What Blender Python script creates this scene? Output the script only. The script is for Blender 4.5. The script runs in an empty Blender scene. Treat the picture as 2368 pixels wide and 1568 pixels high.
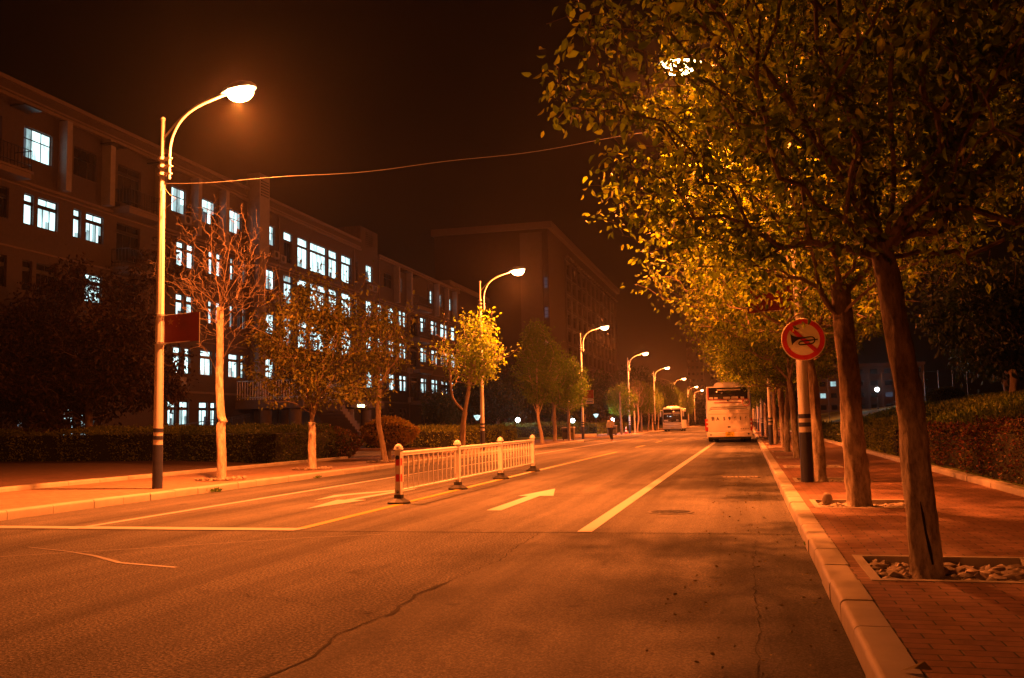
import bpy, bmesh, math, random
import numpy as np
from mathutils import Vector, Matrix
PI = math.pi
R = math.radians
random.seed(7)
rng = np.random.default_rng(7)
scn = bpy.context.scene
col = scn.collection

# ------------------------------------------------------------------ camera
CX = (0.9688674, 0.24677833, -0.01991029)      # rows: camera right / up / forward in world axes
CAM = [(0.9688674, 0.24677833, -0.01991029), (0.04204495, -0.08475215, 0.99551459), (-0.24398399, 0.96535876, 0.09248938)]
cd = bpy.data.cameras.new("camera")
cam = bpy.data.objects.new("camera", cd)
col.objects.link(cam)
r_, u_, f_ = [Vector(v).normalized() for v in CAM]
mw = Matrix(((r_.x, u_.x, -f_.x, 0), (r_.y, u_.y, -f_.y, 0), (r_.z, u_.z, -f_.z, 1.25), (0, 0, 0, 1)))
cam.matrix_world = mw
cd.sensor_width = 36
cd.lens = 36 * 2130 / 2367.0
cd.clip_start = 0.05
cd.clip_end = 3000
scn.camera = cam

# ------------------------------------------------------------------ world and exposure
w = bpy.data.worlds.new("World")
scn.world = w
w.use_nodes = True
bg = w.node_tree.nodes["Background"]
bg.inputs[0].default_value = (1.0, 0.30, 0.09, 1)
bg.inputs[1].default_value = 0.0028
scn.view_settings.view_transform = 'Standard'
scn.view_settings.look = 'None'
scn.view_settings.exposure = 0.0
scn.view_settings.gamma = 1.0
scn.cycles.max_bounces = 5
scn.cycles.sample_clamp_indirect = 3.0
SODIUM = (1.0, 0.19, 0.027)
LAMP_W = 16500.0

# ------------------------------------------------------------------ materials
MATS = {}
def newmat(name):
    m = bpy.data.materials.new(name)
    m.use_nodes = True
    nt = m.node_tree
    b = nt.nodes['Principled BSDF']
    MATS[name] = m
    return m, nt, b
def ramp(nt, fac, stops):
    n = nt.nodes.new('ShaderNodeValToRGB')
    cr = n.color_ramp
    while len(cr.elements) > 1: cr.elements.remove(cr.elements[-1])
    cr.elements[0].position = stops[0][0]; cr.elements[0].color = (*stops[0][1], 1)
    for p, c in stops[1:]:
        e = cr.elements.new(p); e.color = (*c, 1)
    nt.links.new(fac, n.inputs[0])
    return n.outputs[0]
def noise(nt, scale, detail=4, rough=.6, vec=None, which='Fac'):
    n = nt.nodes.new('ShaderNodeTexNoise')
    n.inputs['Scale'].default_value = scale
    n.inputs['Detail'].default_value = detail
    n.inputs['Roughness'].default_value = rough
    if vec is not None: nt.links.new(vec, n.inputs['Vector'])
    return n.outputs[which]
def objco(nt, out='Object'):
    return nt.nodes.new('ShaderNodeTexCoord').outputs[out]
def mapping(nt, vec, scale=(1, 1, 1), rot=(0, 0, 0)):
    n = nt.nodes.new('ShaderNodeMapping')
    n.inputs['Scale'].default_value = scale
    n.inputs['Rotation'].default_value = rot
    nt.links.new(vec, n.inputs[0])
    return n.outputs[0]
def bump(nt, b, h, strength=.4, dist=.02):
    n = nt.nodes.new('ShaderNodeBump')
    n.inputs['Strength'].default_value = strength
    n.inputs['Distance'].default_value = dist
    nt.links.new(h, n.inputs['Height'])
    nt.links.new(n.outputs[0], b.inputs['Normal'])
def simple(name, c1, c2=None, scale=6, rough=.6, metal=0, bstr=0, bdist=.01, spec=.5, detail=5, bscale=None, stretch=None):
    m, nt, b = newmat(name)
    b.inputs['Roughness'].default_value = rough
    b.inputs['Metallic'].default_value = metal
    b.inputs['Specular IOR Level'].default_value = spec
    if c2 is None:
        c2 = tuple(x * .8 for x in c1)
    vec = objco(nt)
    if stretch: vec = mapping(nt, vec, stretch)
    f = noise(nt, scale, detail, .65, vec)
    nt.links.new(ramp(nt, f, [(.3, c2), (.7, c1)]), b.inputs['Base Color'])
    if bstr:
        f2 = noise(nt, bscale or scale * 4, 4, .6, vec)
        bump(nt, b, f2, bstr, bdist)
    return m
def emis(name, c, s):
    m, nt, b = newmat(name)
    b.inputs['Base Color'].default_value = (.02, .02, .02, 1)
    b.inputs['Emission Color'].default_value = (*c, 1)
    b.inputs['Emission Strength'].default_value = s
    return m

def asphalt(name, lo, hi, bs, grain=90, bd=.012):
    m, nt, b = newmat(name)
    v = objco(nt)
    g = noise(nt, grain, 3, .7, v)
    big = noise(nt, .45, 5, .6, v)
    mid = noise(nt, 6, 5, .7, mapping(nt, v, (1, .35, 1)))
    c1 = ramp(nt, g, [(.38, lo), (.52, tuple(a * .6 + c * .4 for a, c in zip(lo, hi))), (.64, hi)])
    mx = nt.nodes.new('ShaderNodeMixRGB'); mx.blend_type = 'MULTIPLY'; mx.inputs[0].default_value = 1
    nt.links.new(c1, mx.inputs[1])
    nt.links.new(ramp(nt, big, [(.3, (.72, .72, .72)), (.7, (1.15, 1.15, 1.15))]), mx.inputs[2])
    mx2 = nt.nodes.new('ShaderNodeMixRGB'); mx2.blend_type = 'MULTIPLY'; mx2.inputs[0].default_value = 1
    nt.links.new(mx.outputs[0], mx2.inputs[1])
    nt.links.new(ramp(nt, mid, [(.28, (.62, .62, .62)), (.45, (1, 1, 1))]), mx2.inputs[2])
    lane = noise(nt, 1.0, 4, .6, mapping(nt, v, (1.5, .06, 1)))
    mx3 = nt.nodes.new('ShaderNodeMixRGB'); mx3.blend_type = 'MULTIPLY'; mx3.inputs[0].default_value = 1
    nt.links.new(mx2.outputs[0], mx3.inputs[1]); nt.links.new(ramp(nt, lane, [(.38, (.55, .55, .55)), (.6, (1.15, 1.15, 1.15))]), mx3.inputs[2])
    spot = noise(nt, 2.3, 3, .5, v)
    mx4 = nt.nodes.new('ShaderNodeMixRGB'); mx4.blend_type = 'MULTIPLY'; mx4.inputs[0].default_value = 1
    nt.links.new(mx3.outputs[0], mx4.inputs[1]); nt.links.new(ramp(nt, spot, [(.26, (.5, .5, .5)), (.33, (1, 1, 1))]), mx4.inputs[2])
    nt.links.new(mx4.outputs[0], b.inputs['Base Color'])
    b.inputs['Roughness'].default_value = .8
    b.inputs['Specular IOR Level'].default_value = .3
    bump(nt, b, g, bs, bd)
    return m
asphalt('asphalt_old', (.015, .014, .013), (.27, .255, .235), 1.0, 48, .03)
asphalt('asphalt_new', (.055, .053, .05), (.20, .19, .175), .9, 70, .018)
simple('crack', (.012, .011, .01), scale=20, rough=1)
def paint(name, c, under):
    m, nt, b = newmat(name)
    v = objco(nt)
    n1 = noise(nt, 14, 6, .75, v)
    nt.links.new(ramp(nt, n1, [(.30, under), (.38, c), (1, c)]), b.inputs['Base Color'])
    b.inputs['Roughness'].default_value = .5
    bump(nt, b, noise(nt, 80, 3, .7, v), .4, .008)
    return m
paint('paint_white', (.36, .35, .34), (.18, .175, .165))
paint('paint_faint', (.17, .165, .15), (.12, .115, .105))
paint('paint_yellow', (.38, .27, .035), (.2, .16, .08))
simple('bump_yellow', (.16, .11, .03), (.10, .07, .03), 12, .7)

def paver(name, cols, mortar, bw, bh, rot=0, ms=.006):
    m, nt, b = newmat(name)
    v = mapping(nt, objco(nt), (1, 1, 1), (0, 0, rot))
    br = nt.nodes.new('ShaderNodeTexBrick')
    br.inputs['Scale'].default_value = 1
    br.inputs['Brick Width'].default_value = bw
    br.inputs['Row Height'].default_value = bh
    br.inputs['Mortar Size'].default_value = ms
    br.inputs['Mortar Smooth'].default_value = .3
    br.inputs['Bias'].default_value = 0
    br.inputs['Color1'].default_value = (*cols[0], 1)
    br.inputs['Color2'].default_value = (*cols[1], 1)
    br.inputs['Mortar'].default_value = (*mortar, 1)
    nt.links.new(v, br.inputs['Vector'])
    mx = nt.nodes.new('ShaderNodeMixRGB'); mx.blend_type = 'MULTIPLY'; mx.inputs[0].default_value = 1
    nt.links.new(br.outputs['Color'], mx.inputs[1])
    nt.links.new(ramp(nt, noise(nt, 5, 8, .75, v), [(.3, (.6, .6, .6)), (.7, (1.2, 1.2, 1.2))]), mx.inputs[2])
    nt.links.new(mx.outputs[0], b.inputs['Base Color'])
    b.inputs['Roughness'].default_value = .75
    inv = nt.nodes.new('ShaderNodeMath'); inv.operation = 'MULTIPLY_ADD'
    inv.inputs[1].default_value = -1.0; inv.inputs[2].default_value = 1.0
    nt.links.new(br.outputs['Fac'], inv.inputs[0])
    ad = nt.nodes.new('ShaderNodeMath'); ad.operation = 'MULTIPLY_ADD'; ad.inputs[1].default_value = .25
    nt.links.new(noise(nt, 60, 3, .7, v), ad.inputs[0]); nt.links.new(inv.outputs[0], ad.inputs[2])
    bump(nt, b, ad.outputs[0], .9, .012)
    return m
paver('paver_red', ((.27, .135, .085), (.215, .105, .065)), (.05, .035, .025), .235, .112)
paver('paver_left', ((.30, .20, .14), (.28, .18, .125)), (.2, .13, .09), .235, .112)
paver('facade', ((.085, .054, .040), (.074, .047, .035)), (.05, .034, .026), .9, .30, 0, .02)
# the facade is a vertical wall: turn the brick pattern into its plane
for nname in ('facade',):
    nt = MATS[nname].node_tree
    for n in nt.nodes:
        if n.type == 'MAPPING': n.inputs['Rotation'].default_value = (R(90), 0, R(90))
simple('facade_trim', (.14, .105, .085), (.11, .085, .07), 4, .8)
simple('facade_pale', (.22, .20, .19), (.17, .155, .15), 3, .8)
simple('tower_wall', (.045, .028, .02), (.035, .022, .016), 1.5, .85)
simple('tower_pale', (.09, .072, .058), (.075, .06, .048), 1.5, .85)
simple('concrete', (.42, .39, .35), (.30, .28, .25), 3, .8, bstr=.3, bdist=.004, bscale=60)
simple('kerb_stone', (.46, .42, .37), (.33, .30, .26), 2.2, .65, bstr=.35, bdist=.004, bscale=70)
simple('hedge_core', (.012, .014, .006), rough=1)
simple('soil', (.13, .065, .042), (.06, .034, .024), 3, .95, bstr=.8, bdist=.03, bscale=22)
simple('grass', (.12, .16, .03), (.06, .09, .02), 2.5, .9, bstr=1, bdist=.06, bscale=12)
simple('pebble', (.36, .30, .25), (.17, .14, .12), 7, .6, bstr=.2, bdist=.003)
simple('pole_white', (.58, .56, .56), (.50, .48, .48), 3, .35)
simple('pole_blue', (.035, .04, .085), (.025, .028, .06), 8, .4)
simple('steel', (.5, .5, .5), (.4, .4, .4), 10, .35, .8)
simple('lamp_shell', (.5, .5, .5), (.4, .4, .4), 10, .4, .3)
simple('dark_metal', (.04, .04, .045), (.025, .025, .03), 6, .35, .6)
simple('red_cloth', (.17, .008, .007), (.13, .006, .005), 4, .7)
simple('star_yellow', (.30, .12, .015), rough=.7)
simple('sign_red', (.62, .02, .015), (.56, .018, .013), 4, .4)
simple('sign_white', (.85, .80, .72), (.78, .74, .66), 4, .45)
simple('sign_black', (.012, .010, .012), rough=.4)
simple('sign_blue', (.03, .06, .35), rough=.4)
simple('rubber', (.018, .017, .017), (.03, .028, .027), 9, .6)
simple('fence_white', (.68, .66, .66), (.58, .55, .55), 5, .4)
simple('fence_blue', (.035, .05, .16), rough=.45)
simple('bus_white', (.80, .80, .80), (.72, .72, .72), 1.2, .22)
simple('bus_lower', (.68, .60, .54), (.63, .55, .49), 1.2, .25)
simple('bus_red', (.35, .03, .02), rough=.3)
simple('bus_dark', (.02, .02, .022), rough=.3)
simple('bus_glass', (.015, .015, .018), (.01, .01, .012), 2, .05, spec=.8)
simple('tail_red', (.38, .02, .012), rough=.2)
simple('tail_clear', (.8, .75, .7), rough=.12)
simple('plate_yellow', (.75, .55, .03), rough=.4)
simple('seat_cloth', (.6, .56, .5), rough=.9)
simple('tyre', (.015, .015, .015), rough=.8)
simple('bin_olive', (.16, .13, .07), (.12, .10, .05), 5, .5)
simple('skin', (.45, .27, .18), rough=.6)
simple('shirt', (.62, .58, .55), (.5, .47, .44), 7, .85)
simple('trousers', (.02, .022, .03), rough=.85)
simple('hair', (.012, .01, .008), rough=.7)
simple('glass_dark', (.012, .012, .014), (.02, .018, .018), 1.5, .08, spec=.7)
simple('leaf_dry', (.2, .16, .05), rough=.8)
emis('lamp_bulb', (1.0, .62, .26), 30)
emis('park_bulb', (.80, .95, 1.0), 22)
def lit_window(name, c, s, lo):
    m, nt, b = newmat(name)
    b.inputs['Base Color'].default_value = (.02, .02, .02, 1)
    b.inputs['Roughness'].default_value = .15
    v = objco(nt)
    n1 = noise(nt, 1.1, 3, .6, mapping(nt, v, (1, 1.5, .8)))
    o = ramp(nt, n1, [(.32, tuple(x * lo for x in c)), (.55, c)])
    nt.links.new(o, b.inputs['Emission Color'])
    b.inputs['Emission Strength'].default_value = s
lit_window('window_lit', (.66, 1.0, 1.0), 2.0, .40)
lit_window('window_mid', (.50, .78, .80), .85, .35)
lit_window('window_dim', (.22, .28, .32), .35, .3)
emis('window_dull', (.10, .13, .2), .30)
emis('far_green', (.05, .8, .4), .5)

def bark(name, lo_c, hi_c, lo2, hi2, whitewash_z=None, dark=None):
    m, nt, b = newmat(name)
    v = objco(nt)
    st = mapping(nt, v, (1, 1, .35))
    n1 = noise(nt, 16, 6, .7, st)
    n2 = noise(nt, 3.0, 4, .6, v)
    c = ramp(nt, n1, [(.30, lo_c), (.62, hi_c)])
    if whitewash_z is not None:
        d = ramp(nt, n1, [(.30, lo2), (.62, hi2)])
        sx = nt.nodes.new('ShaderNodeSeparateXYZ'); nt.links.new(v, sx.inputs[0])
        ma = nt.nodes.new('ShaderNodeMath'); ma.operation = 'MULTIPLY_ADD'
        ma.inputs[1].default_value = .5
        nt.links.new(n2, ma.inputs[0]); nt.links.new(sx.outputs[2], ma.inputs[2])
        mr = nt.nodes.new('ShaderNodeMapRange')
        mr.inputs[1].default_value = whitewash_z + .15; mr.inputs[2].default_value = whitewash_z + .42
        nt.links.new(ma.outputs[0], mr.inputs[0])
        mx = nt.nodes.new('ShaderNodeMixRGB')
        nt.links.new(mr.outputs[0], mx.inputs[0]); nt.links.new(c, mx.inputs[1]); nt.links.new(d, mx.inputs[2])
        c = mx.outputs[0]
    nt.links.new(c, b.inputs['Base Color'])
    b.inputs['Roughness'].default_value = .85
    bump(nt, b, n1, 1.0, .035)
    return m
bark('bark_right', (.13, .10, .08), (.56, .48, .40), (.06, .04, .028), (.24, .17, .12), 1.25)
bark('bark_left', (.20, .15, .12), (.58, .50, .43), (.22, .15, .11), (.42, .32, .25), 2.6)
bark('bark_twig', (.12, .08, .055), (.24, .17, .12), None, None)
bark('bark_twig_dark', (.07, .05, .036), (.15, .11, .08), None, None)  # darker twig bark for the first two left trees
bark('bark_pale', (.26, .19, .14), (.46, .36, .28), None, None)

def leafmat(name, cols, trans=.35, rough=.55):
    m = bpy.data.materials.new(name); m.use_nodes = True; MATS[name] = m
    nt = m.node_tree
    nt.nodes.remove(nt.nodes['Principled BSDF'])
    out = nt.nodes['Material Output']
    g = nt.nodes.new('ShaderNodeNewGeometry')
    n = len(cols)
    c = ramp(nt, g.outputs['Random Per Island'], [(i / max(1, n - 1), cols[i]) for i in range(n)])
    p = nt.nodes.new('ShaderNodeBsdfPrincipled')
    p.inputs['Roughness'].default_value = rough
    p.inputs['Specular IOR Level'].default_value = .35
    nt.links.new(c, p.inputs['Base Color'])
    t = nt.nodes.new('ShaderNodeBsdfTranslucent')
    br = nt.nodes.new('ShaderNodeMixRGB'); br.blend_type = 'MULTIPLY'; br.inputs[0].default_value = 1
    br.inputs[2].default_value = (1.2, 1.5, .5, 1)
    nt.links.new(c, br.inputs[1]); nt.links.new(br.outputs[0], t.inputs[0])
    mx = nt.nodes.new('ShaderNodeMixShader'); mx.inputs[0].default_value = trans
    nt.links.new(p.outputs[0], mx.inputs[1]); nt.links.new(t.outputs[0], mx.inputs[2])
    nt.links.new(mx.outputs[0], out.inputs[0])
leafmat('leaf_right', [(.05, .07, .010), (.10, .14, .014), (.18, .23, .016), (.28, .33, .02), (.38, .34, .03)], .5)
leafmat('leaf_left', [(.05, .06, .012), (.09, .10, .015), (.13, .14, .02), (.18, .15, .025)], .4)
leafmat('leaf_yellow', [(.14, .20, .02), (.22, .30, .025), (.32, .36, .03)], .45)
leafmat('leaf_green', [(.06, .11, .015), (.10, .17, .02), (.15, .20, .02)], .4)
leafmat('leaf_hedge', [(.07, .085, .014), (.16, .18, .02), (.27, .27, .03)], .3)
leafmat('leaf_bank', [(.09, .12, .016), (.17, .21, .02), (.26, .28, .03)], .3)
leafmat('leaf_darkhedge', [(.035, .06, .01), (.07, .095, .012), (.11, .12, .016)], .2)
leafmat('leaf_redhedge', [(.08, .025, .014), (.16, .045, .02), (.10, .08, .018), (.07, .08, .015)], .2)
leafmat('leaf_orange', [(.20, .10, .02), (.26, .15, .03), (.22, .17, .03)], .3)
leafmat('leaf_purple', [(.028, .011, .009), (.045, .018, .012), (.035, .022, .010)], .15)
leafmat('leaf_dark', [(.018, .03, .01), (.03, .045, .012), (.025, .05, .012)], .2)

# ------------------------------------------------------------------ mesh helpers
class MB:
    def __init__(s):
        s.v = []; s.f = []; s.mi = []; s.n = 0
    def add(s, verts, faces, mi=0):
        o = s.n
        s.v.extend([tuple(p) for p in verts]); s.n += len(verts)
        s.f.extend([tuple(i + o for i in f) for f in faces]); s.mi.extend([mi] * len(faces))
        return s
    def box(s, x0, x1, y0, y1, z0, z1, mi=0):
        v = [(x0, y0, z0), (x1, y0, z0), (x1, y1, z0), (x0, y1, z0), (x0, y0, z1), (x1, y0, z1), (x1, y1, z1), (x0, y1, z1)]
        return s.add(v, [(0, 3, 2, 1), (4, 5, 6, 7), (0, 1, 5, 4), (1, 2, 6, 5), (2, 3, 7, 6), (3, 0, 4, 7)], mi)
    def quad(s, a, b, c, d, mi=0):
        return s.add([a, b, c, d], [(0, 1, 2, 3)], mi)
    def tube(s, pts, rad, n=10, mi=0, cap=True):
        pts = [Vector(p) for p in pts]
        if not hasattr(rad, '__len__'): rad = [rad] * len(pts)
        rings = []
        up = None
        for i, p in enumerate(pts):
            t = (pts[min(i + 1, len(pts) - 1)] - pts[max(i - 1, 0)])
            t = t.normalized() if t.length > 1e-9 else Vector((0, 0, 1))
            if up is None:
                up = Vector((1, 0, 0)) if abs(t.x) < .9 else Vector((0, 1, 0))
            a = t.cross(up).normalized(); b_ = a.cross(t).normalized(); up = b_
            up = t.cross(a) * -1
            rings.append([p + (a * math.cos(2 * PI * k / n) + b_ * math.sin(2 * PI * k / n)) * rad[i] for k in range(n)])
            up = b_
        v = [q for r in rings for q in r]
        f = []
        for i in range(len(rings) - 1):
            for k in range(n):
                f.append((i * n + k, i * n + (k + 1) % n, (i + 1) * n + (k + 1) % n, (i + 1) * n + k))
        if cap:
            f.append(tuple(range(n - 1, -1, -1))); f.append(tuple((len(rings) - 1) * n + k for k in range(n)))
        return s.add(v, f, mi)
    def lathe(s, prof, c=(0, 0, 0), n=20, mi=0, axis='z'):
        v = []; f = []
        for r, z in prof:
            for k in range(n):
                a = 2 * PI * k / n
                p = (r * math.cos(a), r * math.sin(a), z)
                if axis == 'y': p = (p[0], p[2], p[1])
                if axis == 'x': p = (p[2], p[0], p[1])
                v.append((p[0] + c[0], p[1] + c[1], p[2] + c[2]))
        for i in range(len(prof) - 1):
            for k in range(n):
                f.append((i * n + k, i * n + (k + 1) % n, (i + 1) * n + (k + 1) % n, (i + 1) * n + k))
        f.append(tuple(range(n - 1, -1, -1))); f.append(tuple((len(prof) - 1) * n + k for k in range(n)))
        return s.add(v, f, mi)
    def build(s, name, mats, parent=None, smooth=False, loc=(0, 0, 0)):
        me = bpy.data.meshes.new(name)
        me.from_pydata(s.v, [], s.f)
        if isinstance(mats, str): mats = [mats]
        for m in mats: me.materials.append(MATS[m])
        me.polygons.foreach_set('material_index', s.mi)
        if smooth:
            me.polygons.foreach_set('use_smooth', [True] * len(s.f))
            me.set_sharp_from_angle(angle=R(40))
        me.update()
        return link(name, me, parent, loc)
def link(name, me, parent=None, loc=(0, 0, 0)):
    o = bpy.data.objects.new(name, me)
    col.objects.link(o)
    o.location = loc
    if parent: o.parent = parent
    return o
def tag(o, label=None, cat=None, group=None, kind=None):
    if label: o['label'] = label
    if cat: o['category'] = cat
    if group: o['group'] = group
    if kind: o['kind'] = kind
    return o
def empty(name, loc=(0, 0, 0), rz=0, label=None, cat=None, group=None):
    o = bpy.data.objects.new(name, None); col.objects.link(o)
    o.location = loc; o.rotation_euler = (0, 0, rz); o.empty_display_size = .2
    return tag(o, label, cat, group)
def copy_tree(o, parent=None):
    c = o.copy(); col.objects.link(c)
    if parent: c.parent = parent
    for ch in list(o.children): copy_tree(ch, c)
    return c
def rbox(name, x0, x1, y0, y1, z0, z1, bev, mat, parent=None, seg=3, taper=None):
    bm = bmesh.new(); bmesh.ops.create_cube(bm, size=1)
    for v in bm.verts:
        v.co.x = x0 if v.co.x < 0 else x1; v.co.y = y0 if v.co.y < 0 else y1; v.co.z = z0 if v.co.z < 0 else z1
        if taper and v.co.z > (z0 + z1) / 2:
            v.co.x = (v.co.x - (x0 + x1) / 2) * taper[0] + (x0 + x1) / 2
            v.co.y = (v.co.y - (y0 + y1) / 2) * taper[1] + (y0 + y1) / 2
    bmesh.ops.bevel(bm, geom=bm.edges[:], offset=bev, segments=seg, affect='EDGES', profile=.5)
    me = bpy.data.meshes.new(name); bm.to_mesh(me); bm.free()
    me.materials.append(MATS[mat])
    me.polygons.foreach_set('use_smooth', [True] * len(me.polygons)); me.set_sharp_from_angle(angle=R(35))
    return link(name, me, parent)
def text_mesh(name, body, size, mat, parent, loc, rot, ext=.004, xs=1.0, spacing=1.0, off=0.0):
    cu = bpy.data.curves.new(name, 'FONT'); cu.body = body; cu.size = size; cu.extrude = ext; cu.offset = off
    cu.align_x = 'CENTER'; cu.align_y = 'CENTER'; cu.space_character = spacing
    t = bpy.data.objects.new(name, cu); col.objects.link(t)
    dg = bpy.context.evaluated_depsgraph_get()
    me = bpy.data.meshes.new_from_object(t.evaluated_get(dg))
    bpy.data.objects.remove(t); bpy.data.curves.remove(cu)
    me.materials.clear(); me.materials.append(MATS[mat])
    o = link(name, me, parent, loc); o.rotation_euler = rot; o.scale = (xs, 1, 1)
    return o

# ================================================================== SETTING
KL, KR = -10.62, 0.50          # kerb faces
PZ = .13                       # pavement height
def slope_z(x):
    pts = [(3.75, .16), (5.0, .22), (7.0, .9), (10, 1.75), (14, 2.3), (25, 3.0), (70, 4.0)]
    for (a, za), (b, zb) in zip(pts, pts[1:]):
        if x <= b: return za + (zb - za) * max(0, (x - a)) / (b - a)
    return 4.0
MB().quad((-900, -60, -.03), (900, -60, -.03), (900, 1800, -.03), (-900, 1800, -.03)).build('ground', 'soil')['kind'] = 'structure'
MB().quad((-10.7, -30, 0), (.6, -30, 0), (.6, 420, 0), (-10.7, 420, 0)).build('road', 'asphalt_old')['kind'] = 'structure'
# smoother asphalt beyond the stop line and on the right-hand patch
MB().quad((-10.7, 10.3, .004), (-2.4, 10.55, .004), (-2.4, 420, .004), (-10.7, 420, .004)).quad((-2.4, 10.55, .004), (.6, 10.62, .004), (.6, 420, .004), (-2.4, 420, .004)).build('road_surface', 'asphalt_new')['kind'] = 'structure'
mb = MB()
edge = [(-2.30, 3.2), (-2.42, 4.2), (-2.36, 4.75), (-2.46, 5.3), (-2.36, 5.9), (-2.44, 6.7), (-2.35, 7.4), (-2.27, 8.3), (-2.34, 9.3), (-2.36, 10.5)]
edge = [(-2.3, -20)] + edge
for (xa, ya), (xb, yb) in zip(edge, edge[1:]):
    mb.quad((xa, ya, .005), (.5, ya, .005), (.5, yb, .005), (xb, yb, .005))
mb.build('road_patch', 'asphalt_new')['kind'] = 'structure'
# cracks
def strip(mb, pts, ws, z):
    n = len(pts); L = []
    for i in range(n):
        a = Vector(pts[max(i - 1, 0)]); b = Vector(pts[min(i + 1, n - 1)]); t = (b - a).normalized(); nn = Vector((-t.y, t.x))
        p = Vector(pts[i]); wd = ws[i] / 2 if hasattr(ws, '__len__') else ws / 2
        L.append(((p + nn * wd), (p - nn * wd)))
    for i in range(n - 1):
        mb.quad((*L[i][0], z), (*L[i][1], z), (*L[i + 1][1], z), (*L[i + 1][0], z))
def wiggle(pts, step=.12, amp=.012):
    out = []
    for a, b in zip(pts, pts[1:]):
        a = Vector(a); b = Vector(b); k = max(1, int((b - a).length / step))
        for i in range(k):
            p = a.lerp(b, i / k); out.append((p.x + random.gauss(0, amp), p.y + random.gauss(0, amp)))
    out.append(tuple(pts[-1]))
    return out
mb = MB()
p = wiggle(edge[1:]); strip(mb, p, [random.uniform(.012, .045) * (1.0 if q[1] < 7 else .3) for q in p], .009)
p = wiggle([(-2.36, 10.5), (-1.2, 10.54), (.5, 10.56)], amp=.006); strip(mb, p, .012, .010)
p = wiggle([(-.02, 4.0), (.02, 6), (-.01, 8), (.04, 10.5)], .09, .008); strip(mb, p, [random.uniform(.002, .009) for q in p], .0095)
p = wiggle([(-2.5, 5.9), (-3.4, 6.3), (-4.3, 6.6)], amp=.03); strip(mb, p, [random.uniform(.004, .012) for q in p], .0085)
mb.build('road_crack', 'crack')['kind'] = 'structure'
# painted markings
Z1 = .009
mb = MB()
strip(mb, [(-8.6, 10.4), (-8.6, 62)], .13, Z1)
strip(mb, [(-1.87, 10.62), (-1.87, 57)], .17, Z1)
mb.quad((-40, 10.24, Z1 + .001), (-5.46, 10.46, Z1 + .001), (-5.40, 10.72, Z1 + .001), (-40, 10.50, Z1 + .001))
# straight arrow in the middle lane
def poly(mb, pts, z): mb.add([(x, y, z) for x, y in pts], [tuple(range(len(pts)))])
poly(mb, [(-3.76, 13.15), (-3.54, 13.15), (-3.55, 15.80), (-3.76, 15.80)], Z1)
poly(mb, [(-3.94, 15.80), (-3.31, 15.80), (-3.64, 17.55)], Z1 + .0005)
# two arrow heads of the left lane, pointing at the viewer
poly(mb, [(-6.72, 13.3), (-6.42, 14.95), (-6.98, 14.98)], Z1)
poly(mb, [(-6.84, 14.96), (-6.66, 14.96), (-6.46, 17.6), (-6.64, 17.6)], Z1 + .0005)
poly(mb, [(-7.36, 14.85), (-7.15, 16.8), (-7.52, 16.0)], Z1)
poly(mb, [(-7.38, 16.3), (-7.22, 16.0), (-6.62, 17.1), (-6.62, 17.6)], Z1 + .001)
# dashes far up the road
for y in (82, 104): strip(mb, [(-8.5, y), (-8.5, y + 3)], .14, Z1)
for y in (76, 92): strip(mb, [(-2.0, y), (-2.0, y + 4)], .14, Z1)
mb.build('road_marking', 'paint_white')['kind'] = 'structure'
mb = MB()
strip(mb, [(-5.48, 10.72), (-5.55, 24), (-5.45, 39.4)], .14, Z1)
for y in (46, 56): strip(mb, [(-5.4, y), (-5.4, y + 4)], .14, Z1)
mb.build('centre_line', 'paint_yellow')['kind'] = 'structure'
mb = MB()
strip(mb, [(-7.8, 8.75), (-7.0, 8.45), (-6.5, 8.2), (-5.9, 7.8), (-5.15, 7.6)], [.02, .03, .05, .06, .05], .005)
strip(mb, [(-7.6, 7.95), (-6.2, 8.9), (-5.0, 9.8), (-4.2, 10.2)], .02, .006)
mb.build('tyre_scuff', 'paint_faint')['kind'] = 'structure'
# manhole cover and drain grating
t = empty('manhole_cover', (-1.08, 13.0, .004), 0, 'round iron manhole cover in the right lane beside the white lane line', 'manhole cover')
mb = MB(); mb.lathe([(.32, 0), (.32, .006), (.30, .008), (.0, .008)], n=32); mb.build('rim', 'rubber', t)
mb = MB()
for k in range(-4, 5):
    h = math.sqrt(max(0, .27 ** 2 - (k * .06) ** 2)); mb.box(-h, h, k * .06 - .012, k * .06 + .012, .008, .013)
mb.build('cover_ribs', 'dark_metal', t)
t = empty('drain_grating', (-.20, 20.9, .004), 0, 'slotted drain grating in the road gutter near the right kerb', 'drain')
mb = MB(); mb.box(-.4, .4, -.15, .15, 0, .006); mb.build('frame', 'dark_metal', t)
mb = MB()
for k in range(9): mb.box(-.37 + k * .085, -.32 + k * .085, -.11, .11, .006, .012)
mb.build('bars', 'kerb_stone', t)
# speed bump
t = empty('speed_bump', (0, 64.5, .004), 0, 'black and yellow speed bump laid across the road before the white bus', 'speed bump')
x = -10.5; k = 0
while x < .4:
    pr = [(x, -.15, 0), (x, -.08, .035), (x, .08, .035), (x, .15, 0)]
    q = [(a + .48, b, c) for a, b, c in pr]
    MB().add(pr + q, [(0, 1, 5, 4), (1, 2, 6, 5), (2, 3, 7, 6), (0, 3, 2, 1), (4, 5, 6, 7)]).build('black_segment' if k % 2 else 'yellow_segment', 'rubber' if k % 2 else 'bump_yellow', t)
    x += .5; k += 1

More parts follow.
